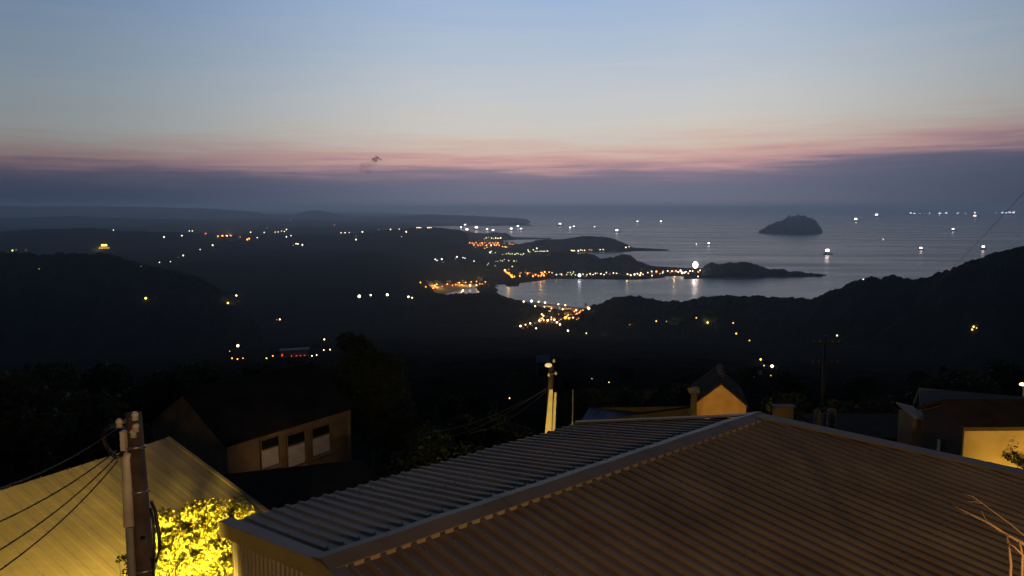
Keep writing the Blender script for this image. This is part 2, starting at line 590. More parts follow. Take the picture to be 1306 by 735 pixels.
HB = [
    ('hill', 'dark wooded ridge rising to the right in front of the bay',
     [(672, 470, 1250), (690, 446, 1300), (712, 424, 1400), (735, 404, 1450), (755, 390.6, 1480), (769, 386.6, 1460), (782, 378.9, 1440), (791, 379.7, 1420), (813, 377.7, 1400), (825, 381.7, 1380), (851, 384, 1350), (867, 386.3, 1330),
      (885, 382, 1310), (900, 379, 1300), (928, 378, 1280), (996, 379.8, 1220), (1031, 382, 1160), (1054, 374.7, 1100), (1095, 357.6, 1040), (1120, 354.5, 1000), (1143, 353, 980), (1169, 358.3, 950),
      (1208, 345.6, 900), (1235, 333.7, 860), (1276, 321.7, 820), (1306, 313.5, 800), (1380, 300, 760), (1500, 292, 720), (1620, 300, 700)],
     430, 300, -262, M['hill'], 900, 150, 10.0, 9.0, 0.12, 3, 1.1),
    ('hill', 'low dark wooded hill in front of the beach',
     [(240, 428, 1500), (300, 412, 1600), (360, 397, 1680), (430, 386, 1700), (490, 382.5, 1720), (532, 380.6, 1740), (562, 377, 1750), (590, 374.5, 1760), (613, 373.8, 1760), (634, 375.5, 1760), (651, 382, 1750), (664, 383, 1750), (678, 389, 1730), (695, 401, 1700), (708, 414, 1660)],
     330, 120, -262, M['hill'], 620, 100, 12.0, 8.5, 0.12, 5, 1.2),
    ('hill', 'near black hillside on the left edge',
     [(-160, 306, 1350), (-60, 316, 1400), (0, 322, 1420), (50, 324, 1430), (90, 323.5, 1440), (134, 325, 1450), (155, 330, 1440), (181, 338, 1420), (220, 346, 1400), (253, 355, 1380), (279, 368, 1340), (297, 383, 1300), (315, 402, 1260), (335, 425, 1200)],
     420, 260, -262, M['hill'], 560, 110, 11.0, 9.0, 0.14, 8, 1.1),
    ('hill', 'long low ridge across the far left with scattered lights',
     [(-160, 300, 4200), (0, 296, 4200), (44, 293, 4200), (118, 291, 4200), (148, 294.5, 4250), (189, 296, 4300), (270, 298, 4400), (330, 301, 4400), (392, 299.5, 4500), (429, 300.7, 4500), (454, 298, 4500),
      (480, 294.5, 4500), (500, 293.6, 4450), (530, 290.4, 4400), (560, 290.8, 4350), (575, 292, 4300), (589, 294.5, 4250), (596, 299, 4150), (599, 306, 4000), (604, 314, 3750), (613, 324, 3400), (625, 337, 3050), (634, 346, 2850), (640, 354, 2680)],
     1500, 500, -258, M['hill'], 900, 120, 26.0, 9.0, 0.16, 12, 1.15),
    ('hill', 'small dark headland beyond the town lights',
     [(580, 300, 5900), (588, 297.5, 5900), (601, 296.4, 5900), (615, 298.4, 5900), (628, 297.2, 5900), (645, 297.6, 5900), (650, 300.4, 5880), (654, 303.6, 5860), (657, 306, 5850)],
     260, 300, -258, M['hill'], 200, 50, 26.0, 7.0, 0.08, 14, 1.4),
    ('hill', 'dark wooded headland with a long low spit',
     [(640, 318, 4450), (665, 312, 4450), (688, 306.3, 4450), (703, 305.8, 4450), (719, 305.5, 4450), (743, 301.8, 4430), (757, 301.6, 4420), (770, 302.5, 4400), (785, 306, 4380), (800, 312.4, 4350), (808, 317.5, 4330), (812, 321, 4320)],
     240, 300, -258, M['hill'], 320, 60, 22.0, 11.0, 0.10, 15, 1.4),
    ('hill', 'twin topped dark hill above the waterfront lights',
     [(642, 346, 2950), (655, 338, 2960), (672, 329.4, 2970), (700, 323, 2970), (727, 321, 2970), (737, 324, 2960), (748, 323.4, 2950), (757, 325, 2950), (766, 330.6, 2940), (783, 328, 2930), (793, 324.4, 2920), (804, 325.5, 2910), (813, 333, 2900), (831, 340, 2880), (838, 343.5, 2870), (848, 341.5, 2860), (860, 342, 2850), (870, 346, 2840)],
     210, 190, -258, M['hill'], 460, 80, 16.0, 9.0, 0.12, 17, 1.35),
    ('headland', 'low rocky wooded point reaching into the sea past the floodlight',
     [(894, 352.5, 2720), (897, 341, 2720), (903, 336.5, 2720), (908, 334.6, 2720), (916, 337.6, 2720), (928, 335.4, 2715), (950, 334.7, 2710), (962, 337.5, 2705), (972, 340.5, 2700), (983, 344, 2700), (1000, 343.2, 2690), (1007, 347.4, 2690), (1024, 346.8, 2690), (1029, 350, 2690), (1036, 349, 2690), (1040, 351, 2685), (1044, 349, 2680), (1051, 352.4, 2680)],
     60, 90, -256, M['rock'], 420, 44, 15.0, 9.0, 0.08, 19, 1.5),
    ('island', 'steep dark island out at sea',
     [(968, 294.8, 7140), (973, 292.3, 7140), (979, 289.2, 7140), (991, 283.8, 7140), (1007, 277.6, 7140), (1022, 275.8, 7140), (1034, 278.4, 7140), (1041, 281.6, 7140), (1045, 289, 7140), (1049, 294.6, 7140)],
     90, 160, -256, M['rock'], 260, 60, 30.0, 16.0, 0.20, 23, 1.7),
    ('island', 'faint low islet near the far headland',
     [(632, 289.2, 10000), (637, 287.8, 10000), (650, 286, 10000), (662, 285.4, 10000), (672, 285.6, 10000), (682, 289, 10000)],
     120, 160, -256, M['rock'], 100, 24, 40.0, 6.0, 0.05, 24, 1.7),
    ('hill', 'faint hazy headland on the horizon',
     [(470, 282, 12500), (512, 276.5, 12500), (540, 273.6, 12500), (576, 274.6, 12500), (601, 275.2, 12400), (625, 276.6, 12300), (650, 278, 12200), (668, 279.2, 12100), (674, 280.6, 12100), (677, 285.5, 12100)],
     500, 600, -256, M['hill'], 240, 40, 60.0, 12.0, 0.05, 25, 1.5),
    ('mountain', 'faint hazy mountain far off on the left',
     [(-170, 262.5, 15000), (-60, 262.2, 15000), (40, 263.2, 15000), (120, 263, 15000), (200, 264.5, 15000), (270, 266.5, 15000), (320, 270, 15000), (353, 275.5, 15000), (374, 274.5, 15000), (388, 269.4, 15000), (406, 268.2, 15000), (429, 273, 15000), (454, 277.7, 15000), (480, 278.6, 15000), (507, 280, 15000), (560, 283, 15000)],  # left stretch of this crest added to darken the bright haze strip
     2600, 1500, -256, M['hill'], 260, 50, 90.0, 14.0, 0.10, 27, 1.2),
    ('hill', 'pale hazy rise low on the far left horizon',
     [(-160, 277, 9500), (0, 278.5, 9500), (90, 276, 9500), (180, 279.5, 9500), (260, 281.5, 9500), (340, 284.5, 9500), (430, 285.5, 9500), (480, 287, 9500), (520, 291, 9500)],  # crest raised to darken the haze at the far left
     1800, 900, -256, M['hill'], 300, 50, 60.0, 12.0, 0.14, 29, 1.2),
]
for nm, lb, pts, fd, bd, zb, m, nu, nv, cw, ch, rg, sd, pw in HB:
    hill(nm, lb, pts, fd, bd, zb, m, nu, nv, cw, ch, rg, sd, pw)

# sand of the bay beach and of the far left beach, roads: sheets laid on the ground
def strip(name, label, cat, near_px, far_px, dz, m, n=60):
    a = resample([(x, y, 0) for x, y in near_px], n); b = resample([(x, y, 0) for x, y in far_px], n)
    P = np.zeros((n, 7, 3))
    for i in range(n):
        p, q = at_z(a[i][0], a[i][1], SEA + 1.5), at_z(b[i][0], b[i][1], SEA + 1.5)
        for j in range(7):
            w = p.lerp(q, j / 6)
            P[i, j] = (w.x, w.y, 0)
    P[..., 2] = np.maximum(ground_h(P[..., 0], P[..., 1]), SEA + 0.25) + dz
    o = link_mesh(name, grid_mesh(name, P), m)
    return tag(o, label, cat, kind='structure')


strip('beach', 'pale sand beach on the near side of the bay', 'beach', [(668, 389), (690, 392.5), (715, 396.5), (748, 397)], [(670, 385.4), (690, 387), (712, 389.8), (745, 393.8)], 0.6, M['sand'])
strip('beach', 'curved sand beach under orange lamps on the left of the bay', 'beach', [(549, 372), (556, 376), (563, 375.8), (576, 371.5), (600, 367.2), (620, 364.5)], [(541, 365), (552, 367), (562, 367.4), (576, 366), (598, 363.6), (618, 362)], 0.6, M['sand'])
strip('road', 'lamplit road across the coastal plain', 'road', [(655, 421), (676, 416.5), (690, 414), (708, 413.8), (716, 417)], [(655, 418.6), (676, 414), (690, 411.6), (709, 411.6), (718, 415)], 0.8, M['asphalt'])

bpy.context.view_layer.update()
DG = bpy.context.evaluated_depsgraph_get()


def hit(px, py):
    """where the ray through a photo pixel meets the land or the sea"""
    for k in range(14):
        r = ray(px, py + k * 0.7).normalized()
        ok, loc, nrm, i, ob, _ = S.ray_cast(DG, Vector((0, 0, 0)), r, distance=60000)
        if ok:
            return loc, ob
    return at_z(px, max(py, 272), SEA), sea


# ------------------------------------------------------------------ far lamps, houses, boats
def lamp_mesh(name, mlamp):
    b = MB()
    b.tube([(0, 0, -0.5), (0, 0, 2.3)], [0.16, 0.12], 6, 0)
    b.tube([(0, 0, 2.25), (0, 0, 2.42)], [0.3, 0.2], 6, 0)
    b.ball((0, 0, 3.0), 1.0, 2, 1)
    me = b.mesh(name)
    me.materials.append(M['steel']); me.materials.append(mlamp)
    return me


LM = {}
for k in LC:
    LM[k] = lamp_mesh('street_lamp', M['lamp_' + k])
    LM[k.upper()] = lamp_mesh('street_lamp', M['dim_' + k])


def lamps(label, group, items, colour, rpx=0.75, kind='street_lamp'):  # every kind uses the same street lamp post mesh
    """items: (px, py[, size factor[, colour]])"""
    res = []
    for it in items:
        px, py = it[0], it[1]
        f = it[2] if len(it) > 2 else 1.0
        c = it[3] if len(it) > 3 else colour
        rp = rpx * f * 1.12 * random.uniform(.78, 1.22)
        loc, ob = hit(px, py + rp * 3.0)
        d = loc.y
        r = rp * d / F
        o = bpy.data.objects.new(kind, LM[c])
        o.location = loc
        o.scale = (r, r, r)
        COL.objects.link(o)
        tag(o, label, kind.replace('_', ' '), group)
        res.append(o)
    return res


def sc(items, s, ox, oy):
    return [(x[0] / s + ox, x[1] / s + oy, *x[2:]) for x in items]


lamps('warm street lamp in the row along the sandy left shore of the bay', 'lamps along the left beach of the bay',
      sc([(80, 443), (113, 470), (170, 462, 1.1), (182, 455), (248, 453, .9), (323, 445), (362, 442, .8), (397, 440, .8), (430, 437, 1), (390, 462, 1.4, 'w'), (430, 460, 1.2, 'w'), (450, 452, .7), (485, 440, .8), (160, 478, .9), (188, 476, .7), (215, 466, .6), (280, 462, .6), (300, 456, .6), (340, 458, .6), (465, 452, .6)], 4.9, 520, 270), 'o', 0.8)
lamps('bright round lamp in the row on the dark hill left of the bay', 'five bright lamps on the dark hill',
      [(458.3, 378, 1.5), (472.8, 376.5, 1.3), (494, 376, 1.3), (521, 378.6, 1.3), (525.6, 379.8, 1.0)], 'w', 0.95)
lamps('small cool white lamp on the dark slope above the bay', 'white lamps on the slope above the bay',
      sc([(172, 298, 1.1), (183, 305, .8), (213, 297), (222, 315, .6, 'C'), (308, 283), (298, 295, .6, 'C'), (346, 288, .7), (358, 291, .6), (415, 310, .9), (505, 322, .7, 'C'), (498, 334, .7, 'C')], 4.9, 520, 270), 'c', 0.65, kind='house_lamp')
lamps('tiny pale lamp on the far ridge left of the bay', 'pale lamps along the far ridge',
      sc([(40, 207, .8), (118, 205, .7), (140, 203, .8), (165, 197, .7), (185, 200, .8), (200, 186, 1.1), (200, 238, .9), (233, 230, .7), (250, 298, .7, 'W'), (270, 288), (283, 290), (315, 296, 1.2), (545, 152, .9, 'O'), (593, 209, .9), (622, 209, .8), (653, 207, .8), (747, 203, 1.2), (702, 258, 1.1), (865, 187, .8, 'W'), (950, 185), (1012, 183), (1063, 202, 1.2), (1030, 237, .8, 'W'), (1140, 173, .8), (1155, 172, .8), (1168, 172, .7), (1218, 173, .8), (1230, 172, .8), (1242, 172, .7), (230, 122, .7, 'W'), (60, 175, .6, 'W'), (700, 235, .5, 'W')], 5.65, 330, 260), 'w', 0.6, kind='house_lamp')
lamps('tiny lamp scattered over the dark country on the far left', 'scattered lamps on the far left',
      sc([(560, 53, .7), (810, 87), (898, 80, 1.2), (935, 57, .8), (950, 57, .8), (1015, 70, 1.1, 'r'), (1238, 63, .8), (1270, 90, .8), (1050, 127, 1.2), (988, 149, .6), (905, 178, 1.3), (880, 187, .5, 'W'), (787, 212, .8), (842, 208, .7), (697, 231, .6, 'W'), (62, 153, 1.1, 'y'), (80, 150, .8, 'Y'), (128, 151, .7, 'Y'), (193, 244, .8, 'Y'), (740, 58, .5, 'R'), (770, 58, .5, 'R'), (810, 55, .5, 'R')], 3.87, 0, 280), 'w', 0.65, kind='house_lamp')
lamps('orange lamp at the floodlit compound on the far left ridge', 'orange lamps at the lit compound',
      [(278, 301.6), (283.7, 301), (289, 301), (294.6, 301.2), (300, 301.8), (306, 302.3), (317.8, 304.5, 1.2), (315.5, 305.6)], 'o', 0.8)
lamps('orange lamp in the short steep row at the left end of the waterfront', 'steep row of orange lamps',
      sc([(607, 367, 1.1), (614, 376, 1.1), (622, 383, 1.2), (631, 388, 1.1), (640, 394, 1.0), (647, 403, 1.3), (654, 409, 1.1), (634, 382, .8), (652, 396, .9)], 4.9, 520, 270), 'o', 0.85)
lamps('orange lamp in the waterfront village under the twin topped hill', 'orange waterfront lamps',
      sc([(80, 215), (115, 212), (125, 190, .7, 'O'), (165, 195, 1.0), (150, 188, .7, 'O'), (200, 213, 1.1), (215, 203, .9), (235, 210, 1), (250, 213, .8), (255, 204, 1), (270, 208, 1.1), (255, 190, .8), (275, 186, 1), (303, 187, .9), (262, 197, .8), (195, 200, .7, 'O'), (180, 190, .7, 'O')], 5.023, 640, 310), 'o', 0.8, kind='harbour_lamp')
lamps('warm white lamp in the long row along the far waterfront', 'warm lamps along the far waterfront',
      sc([(350, 203), (382, 201, 1.1), (440, 190, .8, 'g'), (460, 186, .8, 'g'), (445, 205, .7, 'g'), (470, 205, .8, 'g'), (455, 197, .7, 'g'), (520, 200, .8), (545, 203, .8), (565, 198, .8), (585, 203, .9), (600, 195, .7), (635, 198, .8), (655, 203, .9), (670, 190, .9), (715, 193, .9), (735, 195, .8), (805, 200, 1.1), (825, 207, 1), (850, 202, 1), (868, 197, .9), (890, 193, 1), (905, 202, .8), (935, 190, .9), (960, 183, 1), (962, 210, .9), (990, 183, 1.2, 'o'), (1033, 184, 1.2, 'o'), (1030, 192, 1), (885, 207, .9), (745, 190, .7, 'G'), (690, 200, .7, 'O')], 5.023, 640, 310), 'w', 0.75, kind='harbour_lamp')
lamps('warm harbour lamp on the low spit beside the floodlight', 'harbour lamps by the floodlight',
      sc([(1062, 180, .9), (1090, 180, 1), (1115, 180, 1.1, 'o'), (1145, 178, 1.1), (1155, 192, 1.3), (1170, 190, 1), (1180, 185, .8), (1205, 180, .9), (1270, 175, .9), (1258, 186, .8, 'o'), (1080, 192, .7, 'O'), (1130, 186, .8), (1195, 195, .8), (1222, 180, .9), (1257, 215, .7)], 5.023, 640, 310), 'w', 0.8, kind='harbour_lamp')
lamps('orange lamp in the dense far town left of the spit', 'orange lamps of the far town',
      sc([(320, 325), (345, 330), (365, 340), (385, 325), (400, 345), (425, 335), (445, 325, 1.3), (452, 332), (470, 355), (495, 350, 1.3, 'w'), (520, 330), (543, 350, 1.4, 'w'), (560, 325), (575, 340), (590, 325), (600, 345), (615, 325), (625, 350), (660, 365, 1.3), (690, 367, 1.3, 'w'), (705, 372), (680, 332, .8), (730, 337, .8), (770, 342, .8), (750, 337, .8), (475, 382, .8, 'y'), (500, 372), (360, 352, .8), (410, 357, .8), (535, 340), (610, 335), (580, 352), (455, 342, .8), (430, 350, .8)], 8.163, 560, 270), 'o', 0.5)
lamps('white lamp in the row under the small far headland', 'white lamps under the far headland',
      sc([(490, 275, .9), (515, 268, .8, 'g'), (545, 275, .9), (590, 275, 1.3), (612, 279), (640, 275, 1.2), (565, 281, .7), (470, 285, .6, 'g')], 8.163, 560, 270), 'w', 0.5, kind='harbour_lamp')
lamps('pale yellow lamp in the middle rows of village lights', 'pale lamps of the middle village',
      sc([(530, 425, 1.4, 'w'), (545, 413), (585, 428), (555, 435, .8), (660, 445, .8), (700, 440, .8), (725, 433), (740, 445), (760, 440), (790, 445), (810, 435), (825, 442), (850, 445), (880, 440, 1.4), (865, 450), (930, 412, 1.1), (945, 422), (925, 398), (980, 398), (1018, 382, 1.3, 'w'), (1000, 415, .9), (1020, 413, .9), (1040, 415, .9), (1055, 413, .9), (1070, 412), (1083, 412), (1095, 412), (1112, 412), (1130, 412, 1.3, 'w')], 8.163, 560, 270), 'g', 0.5, kind='house_lamp')
lamps('faint pale lamp on the dark slope below the village lights', 'faint lamps below the village',
      sc([(660, 515, 1.1, 'g'), (680, 500), (725, 510, 1.1, 'g'), (780, 515, 1.2, 'g'), (805, 515), (640, 507), (610, 517), (515, 538), (505, 552), (585, 565), (762, 572, 1.2, 'g'), (590, 520)], 8.163, 560, 270), 'G', 0.5, kind='house_lamp')
lamps('warm lamp on the quay at the foot of the spit headland', 'quay lamps under the spit headland',
      sc([(446, 48, 1), (456, 50, 1.1), (466, 49, 1), (490, 50, 1.2), (505, 45), (515, 48, .8), (530, 47, .8), (560, 45, .8, 'o'), (575, 45, .8, 'o'), (630, 43, .8), (650, 42, .9), (795, 28), (815, 25, .9)], 5.023, 640, 310), 'w', 0.55, kind='harbour_lamp')
lamps('white lamp in the row along the near beach promenade', 'promenade lamps of the near beach',
      sc([(205, 402, 1.1), (278, 398, 1.8, 'c'), (345, 404, 1.1), (405, 412, 1.1), (530, 428, 1), (595, 436, 1), (815, 465, 1.5), (313, 445, .8), (398, 452, .7), (465, 467, .8), (570, 475, .9), (803, 455, .8, 'o'), (540, 462, .6, 'W'), (640, 467, .6, 'W')], 7.35, 640, 330), 'w', 0.85)
lamps('orange lamp among the houses behind the near beach', 'orange lamps behind the near beach',
      sc([(375, 522, 1, 'w'), (390, 535, 1, 'w'), (352, 580, 1, 'w'), (393, 575, 1.0), (430, 578, 1.2, 'w'), (463, 570, .8), (465, 552, 1.1, 'w'), (492, 573, 1.2, 'w'), (595, 553, 1.6), (628, 558, 1.2), (668, 553, 1, 'w'), (617, 495, .9, 'w'), (690, 525, .9), (698, 484, 1.3, 'w'), (728, 503, .9), (555, 570, .7), (680, 495, .7), (705, 515, .8), (610, 540, .8), (622, 530, .7), (590, 520, .6, 'O'), (380, 562, .8), (740, 490, .7), (760, 483, .6)], 7.35, 640, 330), 'o', 0.85)
lamps('lamp in the row along the curving road on the plain', 'road lamps on the plain',
      sc([(175, 631, 1.2), (222, 618, 1), (267, 606, 1), (517, 597, 1.4), (545, 617, 1.3), (322, 653, .9), (620, 675, 1.1), (310, 604, .6, 'O'), (360, 600, .6, 'O'), (420, 600, .6, 'O'), (470, 600, .6, 'O'), (500, 602, .7, 'O'), (240, 640, .6, 'O'), (200, 650, .6, 'O'), (285, 626, .6, 'O')], 7.35, 640, 330), 'w', 0.8)
lamps('small yellow lamp alone on the dark wooded ridge', 'single lamps on the wooded ridge',
      [(803, 415, 1.1, 'o'), (836.9, 409.7, .9), (888, 405.5, .9), (902.3, 411.6, 1.3), (935, 412, .7), (939, 425.5, 1), (955.7, 434.3, .9), (1067.5, 428, .8, 'w'), (1241.6, 417, .9), (1239.7, 420.4, .9), (1245.5, 418.5, .7), (747.8, 425.2, .8, 'w'), (776.6, 487.7, .7, 'w'), (850, 410, .6, 'G'), (863, 409.5, .6, 'G'), (768, 426, .6, 'Y'), (1101, 356.5, .7, 'w')], 'y', 0.8, kind='house_lamp')
lamps('yellow lamp of the hillside hamlet behind the pointed gable', 'hamlet lamps behind the gable',
      [(970, 458.5, 1), (984.5, 467, 1.6, 'w'), (974.7, 466.3, .9, 'w'), (952.9, 472.8, 1.5), (961, 480, .8, 'Y'), (983, 479, .8, 'Y')], 'y', 0.9, kind='house_lamp')
lamps('lone lamp low in the valley between the roofs', 'lone valley lamps',
      [(1088.9, 499, 1.8, 'w'), (843, 505.5, 1.3, 'y'), (649.8, 508, 1.0, 'w'), (755, 483, .6, 'C'), (413.7, 433, 1.1, 'w'), (440, 436.9, 1.1, 'w'), (186, 380.5, 1.3, 'y'), (301.6, 377, 1.1, 'w'), (290.7, 386.5, 1.1, 'y'), (303.5, 441, 2.3, 'w'), (357, 407.5, .9, 'w'), (353, 408, .7, 'r')], 'y', 0.8, kind='house_lamp')

lamps('faint amber lamp in the dark gaps between the waterfront buildings', 'faint amber lamps of the waterfront', [(x, y, random.uniform(.6, 1.1), random.choice('OOWG')) for x, y in [(random.uniform(660, 845), random.uniform(347.5, 352.5)) for _ in range(22)]], 'O', .75, kind='harbour_lamp')
lamps('faint amber lamp among the crowded lights of the far town', 'faint amber lamps of the far town', [(random.uniform(603, 652), random.uniform(309, 316), random.uniform(.8, 1.4), random.choice('OOOW')) for _ in range(18)], 'O', .5)
lamps('faint amber lamp among the trees behind the near beach', 'faint amber lamps behind the near beach', [(random.uniform(686, 742), random.uniform(396, 410), random.uniform(.6, 1.1), random.choice('OOW')) for _ in range(14)], 'O', .75)
print('street lamps', sum(o.name.startswith('street_lamp') for o in COL.objects))
# floodlight and the brightest lamp
fl = lamps('huge glaring white floodlight on the harbour spit, brightest light of the coast', None, [(886.5, 341, 1.0, 'p')], 'p', 2.6)[0]
fl.name = 'floodlight'; fl['category'] = 'floodlight'; fl.scale.z *= 1.3
fl2 = lamps('bright cold white lamp in the middle of the far waterfront', None, [(739, 351.2, 1.0, 'c')], 'c', 1.9)[0]
fl2.name = 'floodlight'; fl2['category'] = 'floodlight'


def plight(loc, power, c, r=0.15, name='lamp_light'):
    l = bpy.data.lights.new(name, 'POINT')
    l.energy = power
    l.color = c
    l.shadow_soft_size = r
    o = bpy.data.objects.new(name, l)
    o.location = loc
    COL.objects.link(o)
    return o


SOD = (1.0, 0.52, 0.12)
WARM = (1.0, 0.62, 0.28)
for px, py, up, pw, c in [(556, 366, 14, 60000, SOD), (590, 364, 14, 60000, SOD), (612, 363, 14, 60000, SOD), (690, 409, 8, 16000, SOD), (676, 414, 8, 9000, SOD), (706, 412, 8, 12000, SOD), (724, 404, 9, 30000, SOD), (734, 399, 9, 20000, SOD),
                          (700, 391, 9, 14000, WARM), (722, 394, 9, 14000, WARM), (886, 345, 45, 90000, (1, .85, .75)), (739, 353, 20, 16000, (.9, .95, 1)), (690, 351, 14, 24000, SOD), (648, 349, 14, 60000, SOD), (620, 312, 25, 120000, SOD), (860, 348, 16, 14000, WARM), (800, 351, 16, 9000, WARM), (292, 304, 18, 160000, SOD),
                          (902, 412, 6, 3500, (1, .75, .35)), (860, 410, 6, 2200, (1, .75, .35)), (803, 417, 5, 1800, SOD), (980, 464, 5, 900, (1, .78, .3)), (955, 475, 4, 500, (1, .78, .3)), (770, 427, 6, 1500, (1, .8, .4)),
                          (842, 508, 3, 160, (1, .7, .3)), (297, 385, 8, 6000, (1, .7, .25)), (186, 383, 6, 2500, (1, .75, .2)), (303, 452, 5, 500, SOD), (420, 440, 4, 160, (1, .85, .3)), (375, 456, 3, 200, SOD), (1089, 503, 3, 200, SOD), (1241, 421, 4, 600, (1, .75, .3))]:
    p, ob = hit(px, py)
    plight(p + Vector((0, 0, up)), pw, c, 0.4)


def house_mesh(lit=False):
    b = MB()
    b.box((0, 0, 0.8), (8, 6, 5.6), 0)
    b.add([(-4.4, -3.5, 3.4), (4.4, -3.5, 3.4), (4.4, 3.5, 3.4), (-4.4, 3.5, 3.4), (-4.4, 0, 5.4), (4.4, 0, 5.4)],
          [(0, 1, 5, 4), (2, 3, 4, 5), (0, 4, 3), (1, 2, 5), (3, 2, 1, 0)], 1)
    for x in (-2.4, 0, 2.4):
        b.box((x, -3.02, 1.3), (1.1, 0.08, 1.4), 2)
    b.box((-4.02, 0, 1.3), (0.08, 1.2, 1.4), 2)
    me = b.mesh('house')
    me.materials.append(M['house']); me.materials.append(M['darkroof']); me.materials.append(M['lamp_y'] if lit else M['glass'])
    return me


HM, HML = house_mesh(), house_mesh(True)


def houses(label, group, items, s=1.0, lit=False):
    for px, py in items:
        loc, ob = hit(px, py)
        o = bpy.data.objects.new('house', HML if lit else HM)
        k = s * random.uniform(0.8, 1.35)
        o.location = loc
        o.scale = (k * random.uniform(0.8, 1.5), k, k * random.uniform(0.8, 1.3))
        o.rotation_euler = (0, 0, -math.atan2(loc.x, loc.y) + random.uniform(-0.5, 0.5))
        COL.objects.link(o)
        tag(o, label, 'house', group)


def scatter(n, x0, x1, y0, y1):
    return [(random.uniform(x0, x1), random.uniform(y0, y1)) for _ in range(n)]


houses('small lamplit house in the orange far town left of the spit', 'houses of the far town', scatter(22, 602, 655, 309.5, 316), 1.6)
houses('small house in the row of waterfront buildings under the twin topped hill', 'houses along the far waterfront', scatter(26, 660, 845, 349, 353.5), 1.0)
houses('small house on the low spit beside the floodlight', 'houses by the floodlight', scatter(9, 855, 893, 346.5, 350), 1.0)
houses('small house behind the near beach among orange lamps', 'houses behind the near beach', scatter(9, 716, 742, 397, 408) + scatter(7, 688, 710, 402, 409), 1.1)
houses('small house beside the beach on the left of the bay', 'houses at the left beach', scatter(8, 545, 620, 360, 363.5), 1.2)
houses('small pale house in the middle village lights', 'houses of the middle village', scatter(16, 640, 700, 321, 327), 1.2)
houses('low house standing in a patch of lamplight on the wooded ridge', 'lamplit houses on the ridge', [(905.5, 413), (860, 412), (804, 418), (770, 428)], 0.9)
houses('small house of the hillside hamlet behind the pointed gable', 'houses of the hillside hamlet', [(977, 465), (983, 470), (962, 477), (955, 477)], 0.55)
houses('pale house in lamplight on the slope left of the bay', 'lamplit houses on the left slope', [(296, 387), (303, 385)], 1.0)
houses('block of the floodlit compound on the far left ridge', 'blocks of the lit compound', [(287, 306), (294, 307), (301, 306)], 3.0)

# the temple with its golden lit storeys, far left
p, ob = hit(133, 317.5)
tm = empty('temple', p, -math.atan2(p.x, p.y))
k = p.y / F
tag(tm, 'golden lit two storey temple on the dark far left hills', 'temple')
MB().box((0, 0, k * 0.9), (13 * k, 6 * k, 2.6 * k)).build('hall', M['house'], tm)
b = MB()
for i in range(7):
    b.box(((i - 3) * 1.7 * k, -3.05 * k, 1.2 * k), (1.1 * k, 0.2 * k, 1.3 * k))
b.build('lit_window', M['dim_y'], tm)  # glowing panels added in place of the floodlight on the hall front
b = MB(); b.add([(-7.4 * k, -4 * k, 2.2 * k), (7.4 * k, -4 * k, 2.2 * k), (7.4 * k, 4 * k, 2.2 * k), (-7.4 * k, 4 * k, 2.2 * k), (-4.2 * k, -1.2 * k, 3.4 * k), (4.2 * k, -1.2 * k, 3.4 * k), (4.2 * k, 1.2 * k, 3.4 * k), (-4.2 * k, 1.2 * k, 3.4 * k)],
                [(0, 1, 5, 4), (1, 2, 6, 5), (2, 3, 7, 6), (3, 0, 4, 7), (4, 5, 6, 7), (3, 2, 1, 0)]); b.build('lower_roof', M['house'], tm)
MB().box((0, 0, 4.6 * k), (6.6 * k, 2.2 * k, 2.4 * k)).build('upper_hall', M['lamp_y'], tm)  # whole storey glows, the floodlight on it put into its material
b = MB(); b.add([(-4.6 * k, -2 * k, 5.8 * k), (4.6 * k, -2 * k, 5.8 * k), (4.6 * k, 2 * k, 5.8 * k), (-4.6 * k, 2 * k, 5.8 * k), (-2.5 * k, 0, 6.8 * k), (2.5 * k, 0, 6.8 * k)],
                [(0, 1, 5, 4), (2, 3, 4, 5), (0, 4, 3), (1, 2, 5), (3, 2, 1, 0)]); b.build('roof', M['darkroof'], tm)
plight(p + Vector((0, -14 * k, 3 * k)), 9000 * k, (1, .7, .2), 0.5)


# boats
def boat_mesh(mlamp):
    b = MB()
    L_, B_ = 6.6, 1.5
    secs = [(-1, 0.75, 0.55), (-0.6, 1.0, 0.45), (0, 1.0, 0.4), (0.6, 0.75, 0.55), (1, 0.06, 0.9)]
    vs = []
    for t, w, h in secs:
        vs += [(t * L_ / 2, -B_ / 2 * w * 0.5, -0.5), (t * L_ / 2, -B_ / 2 * w, h), (t * L_ / 2, B_ / 2 * w, h), (t * L_ / 2, B_ / 2 * w * 0.5, -0.5)]
    fs = []
    for i in range(4):
        for j in range(4):
            fs.append((i * 4 + j, i * 4 + (j + 1) % 4, (i + 1) * 4 + (j + 1) % 4, (i + 1) * 4 + j))
    fs += [(3, 2, 1, 0), (16, 17, 18, 19)]
    b.add(vs, fs, 0)
    b.box((-1.0, 0, 1.2), (1.5, 1.0, 1.2), 1)
    b.box((-0.8, 0, 1.45), (1.2, 1.04, 0.3), 2)
    b.tube([(1.2, 0, 0.5), (1.2, 0, 2.6)], 0.05, 6, 0)
    b.tube([(-2.4, 0, 0.5), (-2.4, 0, 2.4)], 0.05, 6, 0)
    b.tube([(-2.4, 0, 2.3), (1.2, 0, 2.3)], 0.04, 6, 0)
    b.ball((-0.6, 0, 2.4), 1.0, 2, 3, (1.35, 0.8, 0.85))
    me = b.mesh('fishing_boat')
    for m in (M['hull'], M['white'], M['glass'], mlamp):
        me.materials.append(m)
    return me


BM = boat_mesh(M['lamp_p']); BMC = boat_mesh(M['lamp_c'])


